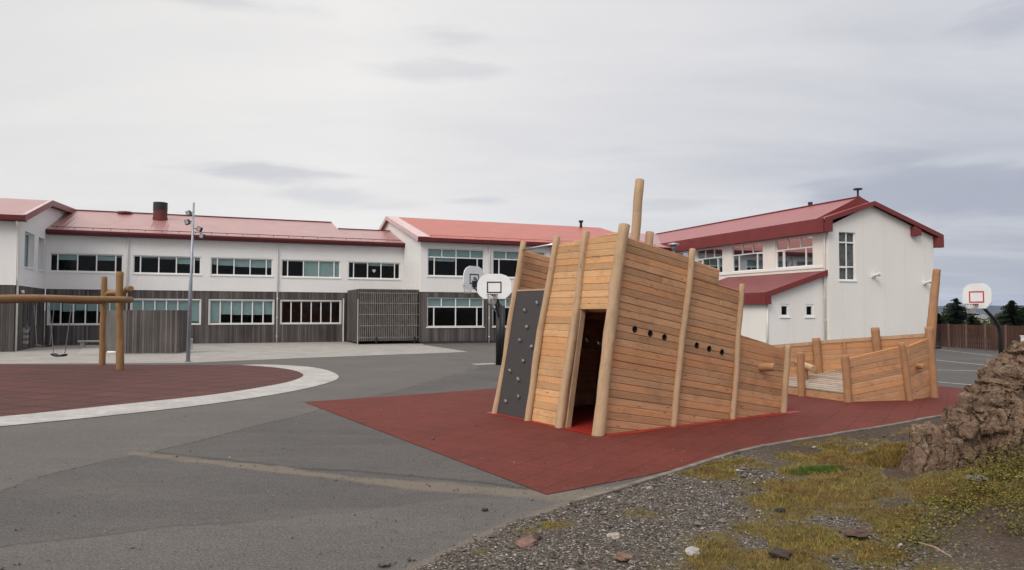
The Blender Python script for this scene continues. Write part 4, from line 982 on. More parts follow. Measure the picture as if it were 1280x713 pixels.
# ------------------------------------------------------------ screen, benches near the main block
P = gp(131.6, 441.5); Q = gp(224, 442.2); mid = gp(158, 442.6)
T = thing('timber_screen', 'head-high weathered grey timber enclosure standing in front of the main block', 'timber screen', mid)
a = Q-mid; e_ = a.normalized(); ang = math.atan2(e_.y, e_.x); L = a.length
MBf = Matrix.Rotation(ang, 4, 'Z')
mb = MB(); wall(mb, mf(0), 0, L, .04, 2.22); mb.box((0, .002, .04), (L, .09, 2.22)); mb.build('front_boards', M_clad, T, MBf)
b = P-mid; ang2 = math.atan2(b.y, b.x); mb = MB().box((-.0, -.05, .04), (b.length, .04, 2.2)); mb.build('side_boards', m_boards('pale_cladding', [(.16, .15, .145), (.2, .19, .185), (.25, .235, .23)]), T, Matrix.Rotation(ang2, 4, 'Z'))
mb = MB().box((L-.09, .1, .04), (L, 1.6, 2.22)); mb.build('end_boards', M_clad, T, MBf)
def bench(x, y, w, d, h, lbl, rz=0):
    p_ = gp(x, y); T = thing('bench', lbl, 'bench', p_, rz, 'pale concrete benches by the main block'); mb = MB().box((-w/2, -d/2, h-.1), (w/2, d/2, h)); o = mb.build('seat', M_conc, T)
    bv = o.modifiers.new('b', 'BEVEL'); bv.width = .02; bv.segments = 2
    for k in (-1, 1): MB().box((k*w*.36-.12, -d/2+.08, 0), (k*w*.36+.12, d/2-.08, h-.102)).build('leg', M_conc, T)
bench(118, 434.5, 1.7, .5, .42, 'pale concrete bench by the lower windows left of the timber enclosure', AA); bench(230, 437.5, .9, .5, .62, 'pale concrete bench peeking out right of the timber enclosure', AA)
o = MB().tube([gp(143, 442)+Vector((-.3, -.1, .06)), gp(143, 442)+Vector((.25, -.1, .06))], .07, 10).build('gutter_pipe', M_pipe, smooth=True); tag(o, 'short white pipe lying at the foot of the timber enclosure', 'pipe')
# raised grid paving patch
p0, p1, p2, p3 = gp(97, 443), gp(124, 443), gp(131, 432), gp(107, 432); mb = MB()
for k in range(10):
    t0, t1 = k/10+.01, (k+.7)/10; mb.quad(*[Vector((q_.x, q_.y, .012)) for q_ in (p0.lerp(p1, t0), p0.lerp(p1, t1), p3.lerp(p2, t1), p3.lerp(p2, t0))])
o = mb.build('tactile_paving', m_plain('pale_tactile_paving', (.42, .40, .37), .8)); o['kind'] = 'structure'

# ------------------------------------------------------------ fence, distance
FA, FB = Vector((27.35, 47.6, 0)), Vector((27.95, 39.6, 0))
T = thing('fence', 'tall brown board fence running behind the court beside the cream hall', 'fence', FA)
e_ = (FB-FA); L = e_.length; rz = math.atan2(e_.y, e_.x); MF = Matrix.Rotation(rz, 4, 'Z'); rn = random.Random(2)
mb = MB(); x = 0
while x < L-.1:
    gap_ = .05 if x < L*.62 else .006
    mb.box((x, -.012, .06), (x+.14, .012, 1.50+rn.uniform(-.015, .015))); x += .14+gap_
mb.build('boards', M_brownfence, T, MF)
mb = MB()
for z in (.35, 1.2): mb.box((0, .013, z), (L, .06, z+.09))
mb.build('rails', M_brownfence, T, MF)
M_fpost = m_plain('light_fence_post', (.15, .10, .08), .85, .2, 5)
for x in np.arange(.0, L+.1, 1.6): MB().box((x-.05, -.07, 0), (x+.05, -.013, 1.53)).build('post', M_fpost, T, MF)
P = gp(1281, 443); o = MB().box((P.x-.12, P.y-.12, 0), (P.x+.12, P.y+.12, .95)).box((P.x-.15, P.y-.15, .95), (P.x+.15, P.y+.15, 1.0)).build('gate_post', M_board); tag(o, 'white gate post at the right end of the brown fence', 'gate post')
def blob_leaves(mb, c, r, n, sz, rn, flat=1.0):
    for _ in range(n):
        while True:
            q_ = Vector((rn.uniform(-1, 1), rn.uniform(-1, 1), rn.uniform(-1, 1)))
            if q_.length < 1: break
        p_ = c+Vector((q_.x*r, q_.y*r, q_.z*r*flat)); a = Vector((rn.gauss(0, 1), rn.gauss(0, 1), rn.gauss(0, .6))).normalized()*sz; b = Vector((rn.gauss(0, 1), rn.gauss(0, 1), rn.gauss(0, 1))); b = (b-a*b.dot(a)/a.length_squared).normalized()*sz*.5
        mb.quad(p_-a, p_+b, p_+a, p_-b)
def m_leaf(name, cols, patch=None):
    s = NT(name); g_ = s.n('ShaderNodeNewGeometry'); c_ = s.ramp(g_.outputs['Random Per Island'], [(i/(len(cols)-1), c) for i, c in enumerate(cols)]); 
    if patch: c_ = s.mix(s.ramp(s.noise(s.coord(), 1.6, 5, .65), [(.42, 0.0), (.62, .75)]), c_, patch); c_ = s.mix(1.0, c_, s.ramp(s.noise(s.coord(), 3.7, 4, .6), [(.3, .55), (.7, 1.3)]), 'MULTIPLY')
    return s.fin(c_, .75, .2)
M_spruce = m_leaf('spruce_needles', [(.016, .028, .016), (.03, .048, .022), (.05, .068, .032)])
M_bark = m_plain('dark_bark', (.06, .045, .035), .9)
M_bush = m_leaf('bush_leaves', [(.03, .045, .015), (.06, .07, .02), (.10, .10, .03)])
def spruce(x, ytop, Y, h, w, lbl, seed):
    p_ = at(x, ytop, Y); zt = p_.z; base = Vector((p_.x, p_.y, 0)); h = zt; rn = random.Random(seed)
    T = thing('spruce_tree', lbl, 'spruce tree', base, 0, 'spruces beyond the fence')
    MB().tube([(0, 0, 0), (0, 0, h*.5), (0, 0, h*.98)], [.16, .1, .015], 8).build('trunk', M_bark, T, smooth=True)
    mb = MB(); lay = int(h*9)
    for k in range(lay):
        f = (k+.5)/lay; z = .35+(h-.4)*f; rr = w*(1-f)**.85*rn.uniform(.75, 1.15)+.05
        for a_ in range(max(4, int(11*(1-f)+4))):
            an = rn.uniform(0, 2*math.pi); r1 = rr*rn.uniform(.65, 1.2); d = Vector((math.cos(an), math.sin(an), -.12+.25*f)); pp = Vector((-math.sin(an), math.cos(an), 0))
            m_ = max(3, int(r1/.16))
            for q_ in range(m_):
                t = (q_+1)/m_; c_ = Vector((0, 0, z))+d*(r1*t)+Vector((0, 0, -.12*t*t*r1)); s_ = .27*(1-.45*t)*rn.uniform(.6, 1.2)
                mb.quad(c_-d*s_*.6, c_+pp*s_+Vector((0, 0, -.05)), c_+d*s_*.8, c_-pp*s_+Vector((0, 0, .04)))
                mb.quad(c_-d*s_*.5, c_+Vector((0, 0, s_*.5)), c_+d*s_*.7, c_-Vector((0, 0, s_*.6)))
    mb.build('crown', M_spruce, T)
spruce(1194.5, 373, 66, 5, 2.9, 'pointed dark spruce beyond the fence, left of the far hoop', 1)
spruce(1265, 375.5, 62, 5, 2.8, 'tall dark spruce beyond the fence at the right photo edge', 2)
spruce(1279, 384, 68, 4, 2.8, 'spruce cut off by the right edge of the photo', 4)
spruce(1214, 394, 64, 4, 1.3, 'low spruce filling the space under the far hoop backboard', 5)
spruce(1172, 391, 60, 4, 1.6, 'low spruce beside the hall corner above the fence', 6)
spruce(1181, 393, 72, 4, 2.4, 'rounded low spruce between the hall corner and the pointed spruce', 8)
rn = random.Random(77)
for (x, y, Y, r, lb) in [(1238, 400, 75, 1.7, 'olive bush above the fence between the two spruce groups'), (1205, 399, 80, 2.2, 'wide olive bush behind the pointed spruce')]:
    p_ = at(x, y, Y); T = thing('bush', lb, 'bush', (p_.x, p_.y, 0)); mb = MB()
    for k in range(14): blob_leaves(mb, Vector((rn.uniform(-1, 1)*r, rn.uniform(-.6, .6)*r, rn.uniform(.3, 1)*(p_.z+.2))), .6, 90, .11, rn)
    mb.build('foliage', M_bush, T); MB().tube([(0, 0, 0), (0, 0, .9)], .06, 6).build('stem', M_bark, T)
P = gp(1260, 443.5); T = thing('weed_clump', 'yellow flowering weeds growing at the foot of the brown fence', 'weed', P); mb = MB()
for k in range(6): blob_leaves(mb, Vector((rn.uniform(-.3, .3), rn.uniform(-.2, .2), rn.uniform(.05, .25))), .14, 60, .035, rn)
mb.build('leaves', m_leaf('yellow_leaves', [(.2, .15, .02), (.42, .30, .03), (.12, .13, .02)]), T)
# far houses
M_hw = m_plain('far_white_wall', (.75, .75, .73), .6); M_hr = m_plain('far_grey_roof', (.2, .2, .21), .7)
for (x, y, Y, w, hgt, lb) in [(1179, 399, 150, 4.2, 1.9, 'small white house far off beside the hall corner'), (1226, 400.5, 170, 4.6, 1.9, 'white far-off house between the spruces under the hoop'), (1213, 396, 260, 8, 3.0, 'distant grey-roofed house behind the low spruce')]:
    p_ = at(x, y, Y); zg = 0; T = thing('house', lb, 'house', (p_.x, p_.y, 0), 0, 'far-off houses'); z1 = max(.9, p_.z+.3)
    MB().box((-w/2, 0, 0), (w/2, 6, z1)).build('wall', M_hw, T)
    mb = MB().prism([(-.4, z1), (6.4, z1), (3, z1+1.0)], -w/2-.3, w/2+.3, lambda u, z, d: (d, u, z)); mb.build('roof', M_hr, T)
    for k in (-.25, .2): MB().box((k*w-.4, -.02, z1-1.1), (k*w+.4, -.003, z1-.4)).build('window', M_dkmetal, T)
# mountains
M_mt = m_plain('dark_moorland', (.045, .055, .05), .95, .3, .002)
def hill(name, x0, x1, Y, prof, depth):
    mb = MB(); nX = 90; rows = 10; vs = []
    for j in range(rows+1):
        f = j/rows
        for i in range(nX+1):
            t = i/nX; x = x0+(x1-x0)*t; h = np.interp(t, [p[0] for p in prof], [p[1] for p in prof])
            h = h*(.8+.4*mn.fractal(Vector((t*9, 1.7, f*1.3)), 1, 2, 4)*.5+.0)
            vs.append((x, Y+depth*f, max(-5, h*math.sin(min(1, f*1.25)*math.pi/2)+(mn.noise(Vector((t*30, f*4, 0)))*h*.12*f)-(3 if f == 0 else 0))))
    mb.add(vs, [(j*(nX+1)+i, j*(nX+1)+i+1, (j+1)*(nX+1)+i+1, (j+1)*(nX+1)+i) for j in range(rows) for i in range(nX)])
    o = mb.build(name, M_mt, smooth=True); o['kind'] = 'structure'
hill('hills', 1500, 6500, 5000, [(0, 40), (.15, 68), (.3, 78), (.38, 62), (.45, 78), (.6, 85), (.75, 66), (1, 50)], 900)

# ------------------------------------------------------------ rock outcrop
import bmesh
s = NT('lichen_basalt'); v = s.coord(); g1 = s.noise(v, 2.3, 8, .65); g2 = s.noise(v, 14, 6, .7); g3 = s.noise(v, 70, 3, .7)
c = s.ramp(g1, [(.28, (.065, .042, .030)), (.45, (.150, .096, .066)), (.6, (.22, .150, .105)), (.75, (.31, .245, .19))])
c = s.mix(1.0, c, s.ramp(g2, [(.3, .5), (.5, 1.0), (.7, 1.3)]), 'MULTIPLY'); c = s.mix(1.0, c, s.ramp(g3, [(.3, .7), (.7, 1.25)]), 'MULTIPLY')
lich = s.ramp(s.noise(v, 6, 6, .7), [(.57, 0.0), (.66, 1.0)]); c = s.mix(s.math('MULTIPLY', lich, .4), c, (.33, .31, .26))
vr = s.n('ShaderNodeTexVoronoi', feature='DISTANCE_TO_EDGE'); wv = s.n('ShaderNodeVectorMath', operation='ADD'); s.l(s.coord((1.5, 1.2, .55), rot=(0, .25, 0)), wv.inputs[0])
nv_ = s.n('ShaderNodeTexNoise'); s.l(v, nv_.inputs['Vector']); nv_.inputs['Scale'].default_value = 3; nv_.inputs['Detail'].default_value = 5; sc_ = s.n('ShaderNodeVectorMath', operation='SCALE'); s.l(nv_.outputs['Color'], sc_.inputs[0]); sc_.inputs['Scale'].default_value = .8; s.l(sc_.outputs[0], wv.inputs[1])
s.l(wv.outputs[0], vr.inputs['Vector']); vr.inputs['Scale'].default_value = 3.2; ck = s.ramp(vr.outputs['Distance'], [(.0, 0.0), (.05, 1.0)])
c = s.mix(s.math('MULTIPLY', s.math('SUBTRACT', 1.0, ck), .22), c, (.05, .035, .028))
s.bump(s.math('ADD', s.math('ADD', g2, s.math('MULTIPLY', g3, .4)), s.math('MULTIPLY', ck, .8)), .9, .03); M_rock = s.fin(c, .9, .2)
def block(bm, c, size, rot, rn):
    M = Matrix.Translation(c) @ Matrix.Rotation(rot[2], 4, 'Z') @ Matrix.Rotation(rot[1], 4, 'Y') @ Matrix.Rotation(rot[0], 4, 'X')
    pts = []
    for k in range(18):
        q_ = Vector([rn.choice((-1, 1))*rn.uniform(.55, 1) for _ in range(3)])
        pts.append(bm.verts.new(M @ Vector((q_.x*size[0], q_.y*size[1], q_.z*size[2]))))
    r_ = bmesh.ops.convex_hull(bm, input=pts)
    bmesh.ops.delete(bm, geom=[g_ for g_ in r_['geom_interior'] if isinstance(g_, bmesh.types.BMVert)], context='VERTS')
def build_rock():
    rn = random.Random(12); bm = bmesh.new()
    #   px, distance, half width, half depth, top
    K = [(1149, 9.2, .17, .22, .50), (1162, 9.3, .24, .28, .75), (1180, 9.35, .25, .33, .78), (1198, 9.45, .28, .35, .80), (1196, 10.0, .16, .25, 1.00), (1216, 9.8, .30, .4, 1.0), (1236, 9.9, .33, .4, 1.12), (1232, 10.3, .28, .35, 1.25),
         (1250, 10.3, .32, .4, 1.33), (1268, 10.7, .33, .5, 1.48), (1288, 10.8, .42, .6, 1.62), (1318, 10.9, .5, .6, 1.8), (1370, 11.1, .8, .8, 1.95), (1230, 9.3, .32, .35, .72), (1262, 9.5, .4, .45, 1.0), (1300, 9.7, .5, .5, 1.25), (1360, 9.9, .8, .8, 1.5)]
    for px, Y, rx, ry, top in K:
        c_ = at(px, 500, Y); hh = (top+.3)/2; M = Matrix.Translation((c_.x, c_.y, top-hh)) @ Matrix.Rotation(rn.uniform(-.5, .5), 4, 'Z') @ Matrix.Rotation(rn.uniform(-.02, .1), 4, 'Y')
        pts = []
        for sx in (-1, 1):
            for sy in (-1, 1):
                for sz in (-1, 1):
                    k = 1.0 if sz < 0 else rn.uniform(.62, .9)
                    pts.append(bm.verts.new(M @ Vector((sx*rx*k*rn.uniform(.85, 1.1), sy*ry*k*rn.uniform(.85, 1.1), sz*hh-(rn.uniform(0, .16) if sz > 0 else 0)))))
        for k in range(5): pts.append(bm.verts.new(M @ Vector((rn.choice((-1, 1))*rx*rn.uniform(.9, 1.15), rn.uniform(-1, 1)*ry, rn.uniform(-.3, .6)*hh))))
        r_ = bmesh.ops.convex_hull(bm, input=pts)
        bmesh.ops.delete(bm, geom=[g_ for g_ in r_['geom_interior'] if isinstance(g_, bmesh.types.BMVert)], context='VERTS')
    # broken ledges on the right part
    for k in range(46):
        px = rn.uniform(1210, 1390); Y = rn.uniform(9.1, 10.3); lim = np.interp(px, [1215, 1290, 1390], [.75, 1.2, 1.6]); c_ = at(px, 500, Y)
        block(bm, Vector((c_.x, c_.y, rn.uniform(.15, lim))), (rn.uniform(.16, .38), rn.uniform(.15, .3), rn.uniform(.05, .11)), (rn.uniform(-.1, .15), rn.uniform(.02, .3), rn.uniform(-.5, .5)), rn)
    me = bpy.data.meshes.new('rock'); bm.to_mesh(me); bm.free()
    o = bpy.data.objects.new('rock_outcrop', me); C.objects.link(o)
    rm = o.modifiers.new('r', 'REMESH'); rm.mode = 'VOXEL'; rm.voxel_size = .018
    bpy.context.view_layer.update(); nm = bpy.data.meshes.new_from_object(o.evaluated_get(bpy.context.evaluated_depsgraph_get())); o.modifiers.clear(); o.data = nm
    nv = len(nm.vertices); co = np.empty(nv*3, np.float32); nm.vertices.foreach_get('co', co); co = co.reshape(-1, 3)
    no = np.empty(nv*3, np.float32); nm.vertices.foreach_get('normal', no); no = no.reshape(-1, 3)
    disp = np.empty(nv, np.float32)
    for i in range(nv):
        p_ = Vector(co[i]); wr = min(1, max(0, (p_.x-5.75)/.7))
        n1 = mn.fractal(p_*1.9, 1.0, 2.1, 3); n2 = mn.fractal(p_*8.0, .9, 2.1, 4)
        q_ = Vector((p_.x*(1.5-.5*wr), p_.y*1.5, p_.z*(.8+2.6*wr)-.9*wr*p_.x))+Vector((n1, n2*.3, n1))*.12
        h_ = 0
        for sc_, am_, sl_a in ((1.3, .08, .075), (3.3, .028, .028), (8.5, .006, .007)):
            d_, pt = mn.voronoi(q_*sc_); c_ = pt[0]; rv = mn.cell_vector(c_*7.31)
            h_ += am_*(rv.x-.5) + sl_a*(q_*sc_-c_).dot(rv-Vector((.5, .5, .5)))*.9 - am_*.55*max(0, 1-(d_[1]-d_[0])*16)
        disp[i] = h_+.012*n1+.009*n2
    co += no*disp[:, None]; nm.vertices.foreach_set('co', co.ravel()); nm.materials.clear(); nm.materials.append(M_rock); nm.update()
    return tag(o, 'craggy brown layered rock outcrop at the right edge of the bank', 'rock')
build_rock()

# ------------------------------------------------------------ pebbles, stones, grass, creeping plants
def hz(x, y): return float(height(np.array([x]), np.array([y]))[0])
OCT = [(1, 0, 0), (-1, 0, 0), (0, 1, 0), (0, -1, 0), (0, 0, 1), (0, 0, -1)]
OF = np.array([(0, 2, 4), (2, 1, 4), (1, 3, 4), (3, 0, 4), (2, 0, 5), (1, 2, 5), (3, 1, 5), (0, 3, 5)])
def scatter_pebbles(name, pts, sizes, mat, seed):
    n_ = len(pts); rg = np.random.default_rng(seed); base = np.array(OCT, float)
    v_ = np.repeat(base[None], n_, 0)*(1+rg.uniform(-.35, .35, (n_, 6, 1)))
    a = rg.uniform(0, 2*math.pi, n_); ca, sa = np.cos(a), np.sin(a); sx = rg.uniform(.7, 1.4, n_)
    v_[:, :, 0] *= sx[:, None]; v_[:, :, 2] *= rg.uniform(.45, .8, n_)[:, None]
    x = v_[:, :, 0]*ca[:, None]-v_[:, :, 1]*sa[:, None]; y = v_[:, :, 0]*sa[:, None]+v_[:, :, 1]*ca[:, None]
    v_[:, :, 0], v_[:, :, 1] = x, y; v_ = v_*sizes[:, None, None]+pts[:, None, :]
    f = (OF[None]+np.arange(n_)[:, None, None]*6).reshape(-1, 3)
    me = bpy.data.meshes.new(name); me.from_pydata(v_.reshape(-1, 3).tolist(), [], f.tolist()); me.materials.append(mat)
    o = bpy.data.objects.new(name, me); C.objects.link(o); o['kind'] = 'stuff'; return o
s = NT('mixed_pebbles'); g_ = s.n('ShaderNodeNewGeometry'); v = s.coord()
c = s.ramp(g_.outputs['Random Per Island'], [(0, (.03, .027, .025)), (.25, (.075, .067, .06)), (.5, (.12, .11, .10)), (.72, (.17, .155, .14)), (.85, (.15, .095, .07)), (.93, (.30, .27, .235)), (.985, (.38, .36, .33)), (1, (.5, .48, .45))])
c = s.mix(1.0, c, s.ramp(s.noise(v, 60, 3), [(.3, .75), (.7, 1.2)]), 'MULTIPLY'); M_peb = s.fin(c, .85, .25)
N = 90000; x = RNG.uniform(-1.8, 8.5, N); y = RNG.uniform(5.6, 19, N)
sdv = side_d(x, y); dist = y; gmv = grass_mask(x, y)
keep = (sdv > .02) & (RNG.random(N) < np.clip(9/dist, .25, 1)) & (gmv < .32+.25*RNG.random(N)) & (np.abs(x) < y*.75+.3)
keep &= RNG.random(N) < np.where(x > 3.6, .05, 1)
x, y = x[keep], y[keep]; sz = .0072*np.exp(RNG.normal(0, .55, len(x)))*np.clip(y/9, .9, 1.5); sz = np.minimum(sz, .042)
scatter_pebbles('pebbles', np.stack([x, y, height(x, y)+sz*.25+.006], -1), sz, M_peb, 3)
# loose grit on the asphalt and rubber
N = 11000; x = RNG.uniform(-7, 4, N); y = 5.8+14*RNG.random(N)**1.5; dsa, _ = dline(x, y, SAND); sdv = side_d(x, y)
pr = .10+1.0*np.exp(-(dsa/.22)**2)+.9*np.exp(-np.abs(sdv)/.35)+.12*(y < 8.5)
keep = (sdv < 0.1) & (RNG.random(N) < pr); x, y = x[keep], y[keep]; sz = .006*np.exp(RNG.normal(0, .45, len(x)))
scatter_pebbles('grit', np.stack([x, y, .009+sz*.3], -1), np.minimum(sz, .022), M_peb, 4)

def stone(px, py, r, col, lbl, seed, flat=.6, z=None, elong=1.2):
    p_ = gp(px, py); zz = hz(p_.x, p_.y); p_ = gp(px, py, zz); bm = bmesh.new(); bmesh.ops.create_icosphere(bm, subdivisions=3, radius=1)
    for v_ in bm.verts:
        n1 = mn.noise(v_.co*1.4+Vector((seed, seed, 0))); d_, _ = mn.voronoi(v_.co*1.3+Vector((seed, 0, 0)))
        k = .85+.35*n1+.22*d_[0]; v_.co = Vector((v_.co.x*r*elong*k, v_.co.y*r*k, v_.co.z*r*flat*k))
    me = bpy.data.meshes.new('stone'); bm.to_mesh(me); bm.free(); me.materials.append(m_plain('stone_surface', col, .85, .3, 18, .2, 0, .004))
    o = bpy.data.objects.new('stone', me); C.objects.link(o); o.location = (p_.x, p_.y, zz+r*flat*.45 if side_d(np.array(p_.x), np.array(p_.y)) > 0 else .01+r*flat*.4); o.rotation_euler = (0, 0, seed)
    tag(o, lbl, 'stone', 'loose stones on the bank and the yard')
stone(768, 673, .062, (.34, .30, .26), 'rounded pale pinkish stone lying alone on the grey gravel', .3)
stone(866, 691, .068, (.33, .325, .31), 'flat whitish stone at the edge of grass and gravel near the bottom', 1.3, .4, elong=1.5)
stone(976, 697, .085, (.05, .038, .034), 'large dark brown stone in the grass near the bottom edge', 2.1)
stone(975, 640, .05, (.035, .03, .03), 'small black stone where the grass meets the gravel', 3.2)
stone(659, 679, .10, (.17, .10, .08), 'broad flat reddish stone half buried beside the asphalt', 4.4, .25, elong=1.5)
stone(671, 674, .05, (.06, .04, .035), 'dark lump resting against the flat reddish stone', 5.0)
stone(779, 699, .07, (.17, .11, .08), 'brown stone at the bottom of the gravel below the pale one', 6.1, .5)
stone(606, 639, .032, (.05, .045, .04), 'small dark stone lying on the asphalt below the red corner', 7.0)
stone(541, 549.5, .035, (.13, .09, .075), 'brownish stone on the red rubber left of the ship', 8.0)
stone(454, 529, .045, (.09, .085, .08), 'flat grey stone on the left edge of the red rubber', 9.0, .3, elong=1.5)
stone(1072, 668, .09, (.085, .055, .045), 'weathered brown stone sunk in the mossy grass', 10.0, .35, elong=1.6)
stone(1060, 589, .06, (.045, .036, .032), 'dark stone just right of the bright green tuft', 11.0, .5)
stone(1222, 600, .09, (.15, .125, .11), 'greyish flat stone at the foot of the rock outcrop', 12.0, .4)
stone(480, 708, .05, (.10, .09, .08), 'grey stone on the asphalt at the bottom edge', 13.0, .5)
stone(1018, 560, .035, (.3, .28, .26), 'pale stone in the far gravel before the kerb', 14.0)
stone(812, 612, .04, (.25, .23, .21), 'light grey stone just below the kerb', 15.0)

def blades(name, x, y, hh, w, mat, seed, lean=.5):
    rg = np.random.default_rng(seed); n_ = len(x); z = height(x, y); a = rg.uniform(0, 2*math.pi, n_); h_ = hh*rg.uniform(.45, 1.25, n_)
    lx, ly = rg.normal(0, lean, n_)*h_, rg.normal(0, lean, n_)*h_; wx, wy = np.cos(a)*w, np.sin(a)*w
    p0 = np.stack([x-wx, y-wy, z-.005], -1); p1 = np.stack([x+wx, y+wy, z-.005], -1)
    m0 = np.stack([x-wx*.7+lx*.35, y-wy*.7+ly*.35, z+h_*.55], -1); m1 = np.stack([x+wx*.7+lx*.35, y+wy*.7+ly*.35, z+h_*.55], -1)
    tp = np.stack([x+lx, y+ly, z+h_*.9], -1)
    v_ = np.stack([p0, p1, m1, m0, tp], 1).reshape(-1, 3); b = np.arange(n_)*5
    f = [(i, i+1, i+2, i+3) for i in b.tolist()]+[(i+3, i+2, i+4) for i in b.tolist()]
    me = bpy.data.meshes.new(name); me.from_pydata(v_.tolist(), [], f); me.materials.append(mat)
    o = bpy.data.objects.new(name, me); C.objects.link(o); o['kind'] = 'stuff'; return o
M_grass = m_leaf('autumn_grass', [(.09, .10, .016), (.20, .175, .028), (.30, .235, .05), (.34, .24, .075), (.14, .06, .025), (.10, .11, .018), (.33, .26, .12)], (.20, .105, .04))
M_green = m_leaf('fresh_green_grass', [(.035, .075, .012), (.06, .12, .018), (.09, .15, .03)])
N = 300000; x = RNG.uniform(-.5, 8.5, N); y = RNG.uniform(5.7, 17, N); gv = grass_mask(x, y)
keep = (gv > .3+.25*RNG.random(N)) & (RNG.random(N) < np.clip(8.5/y, .2, 1)) & (x < y*.76+.3); x, y, gv = x[keep][:110000], y[keep][:110000], gv[keep][:110000]
o = blades('grass', x, y, .018+.045*np.clip(gv, 0, 1)*(.4+fbm(x*1.5, y*1.5, 77)), .0028*np.clip(y/8, 1, 2), M_grass, 5, .8); tag(o, 'short yellow and rusty autumn grass over the bank', 'grass')
c0 = gp(1020, 594); n_ = 5200; a = RNG.uniform(0, 6.283, n_); r_ = np.sqrt(RNG.random(n_)); x = c0.x+r_*.36*np.cos(a); y = c0.y+r_*.26*np.sin(a)
o = blades('grass_tuft', x, y, .075*(1.15-r_*.7), .003, M_green, 6, .5); tag(o, 'bright green grass tuft on the edge of the gravel', 'grass')
for k, (px, py, rx, hh, lb) in enumerate([(1118, 588, .30, .22, 'long yellow grass tussock leaning against the rock foot'), (1094, 578, .26, .15, 'shorter yellow tussock left of the one touching the rock'), (1108, 566, .25, .14, 'yellow tussock behind the rock foot tussock')]):
    c0 = gp(px, py, .12); n_ = 2600; a = RNG.uniform(0, 6.283, n_); r_ = np.sqrt(RNG.random(n_)); x = c0.x+r_*rx*np.cos(a); y = c0.y+r_*rx*np.sin(a)
    o = blades('grass_tussock', x, y, hh*(1.1-r_*.6), .0035, M_grass, 16+k, .45); tag(o, lb, 'grass')
# creeping plants with yellow-green leaves
M_creep = m_leaf('yellowing_creeper_leaves', [(.045, .06, .012), (.10, .105, .02), (.17, .15, .03), (.24, .19, .04), (.11, .055, .025), (.07, .08, .016), (.13, .125, .025), (.09, .065, .03)])
rn = random.Random(31); mb = MB()
for px, py, r, n_ in [(1252, 608, .34, 1500), (1225, 622, .35, 1000), (1200, 632, .35, 800), (1175, 645, .4, 700), (1150, 660, .35, 500), (1120, 670, .35, 220), (1272, 640, .3, 900), (1276, 600, .3, 1000), (1130, 630, .4, 200), (1100, 650, .4, 120), (1090, 690, .4, 120), (1180, 625, .25, 300), (1278, 665, .25, 500), (1050, 660, .3, 60), (1262, 590, .25, 600)]:
    p_ = gp(px, py, .2); 
    for k in range(n_):
        x_ = rn.gauss(p_.x, r*.5); y_ = rn.gauss(p_.y, r*.45); big = 1 if px > 1190 else .45
        z_ = hz(x_, y_)+abs(rn.gauss(0, .03+.11*(big == 1)*(px > 1215)))+.01; sz = rn.uniform(.008, .019)
        a = Vector((rn.gauss(0, 1), rn.gauss(0, 1), rn.gauss(0, .4))).normalized()*sz; b = Vector((rn.gauss(0, 1), rn.gauss(0, 1), rn.gauss(0, .5))); b = (b-a*b.dot(a)/a.length_squared).normalized()*sz*.62
        q_ = Vector((x_, y_, z_)); mb.quad(q_-a, q_-a*.2+b, q_+a, q_-a*.2-b)
o = mb.build('creeping_plants', M_creep); o['kind'] = 'stuff'; tag(o, 'low creeping plants with yellowing leaves below the rock', 'creeping plants')
a, b = gp(1148, 678, .2), gp(1190, 697, .2)
o = MB().tube([a, (a+b)/2+Vector((0, 0, .02)), b], [.005, .008, .005], 6).build('stick', m_plain('dry_stick', (.3, .22, .15), .9)); tag(o, 'thin dry stick lying on the bare soil below the rock', 'stick')

# ------------------------------------------------------------ sky and light
w = bpy.data.worlds.new('World'); scene.world = w; w.use_nodes = True; t = w.node_tree; bg = t.nodes['Background']
SUN_EL, SUN_AZ = 42.0, 214.0       # degrees, azimuth clockwise from +Y
sky = t.nodes.new('ShaderNodeTexSky'); sky.sky_type = 'NISHITA'; sky.sun_disc = False; sky.sun_elevation = R(SUN_EL); sky.sun_rotation = R(SUN_AZ); sky.air_density = 1.0; sky.dust_density = 2.0
class WN(NT):
    def __init__(s, t): s.t = t
s = WN(t)
tc = s.n('ShaderNodeTexCoord'); nrm = s.n('ShaderNodeVectorMath', operation='NORMALIZE'); s.l(tc.outputs['Generated'], nrm.inputs[0])
sp = s.n('ShaderNodeSeparateXYZ'); s.l(nrm.outputs[0], sp.inputs[0])
zc = s.math('ADD', s.math('MAXIMUM', sp.outputs[2], 0.0), .10)
cb = s.n('ShaderNodeCombineXYZ'); s.l(s.math('DIVIDE', sp.outputs[0], zc), cb.inputs[0]); s.l(s.math('DIVIDE', sp.outputs[1], zc), cb.inputs[1])
mp = s.n('ShaderNodeMapping'); mp.inputs['Scale'].default_value = (.36, .95, 1); mp.inputs['Location'].default_value = (3.4, 1.2, 0); s.l(cb.outputs[0], mp.inputs[0])
n1 = s.noise(mp.outputs[0], .55, 7, .55, .3); n2 = s.noise(mp.outputs[0], 1.6, 6, .6, .5)
az = s.ramp(s.math('ADD', s.math('MULTIPLY', sp.outputs[0], .5), .5), [(.20, (7.3, 7.15, 6.95)), (.40, (8.0, 7.8, 7.55)), (.58, (6.9, 6.8, 6.85)), (.82, (5.6, 5.7, 6.05))])
dk = s.ramp(s.math('ADD', s.math('MULTIPLY', n1, .62), s.math('MULTIPLY', n2, .38)), [(.40, 1.0), (.50, .5), (.60, 0.0)])
right = s.ramp(s.math('ADD', s.math('MULTIPLY', sp.outputs[0], .5), .5), [(.40, .22), (.60, .42), (.80, 1.0)])
cloud = s.mix(s.math('MULTIPLY', s.math('MULTIPLY', dk, right), .75), az, (3.35, 3.55, 4.25))
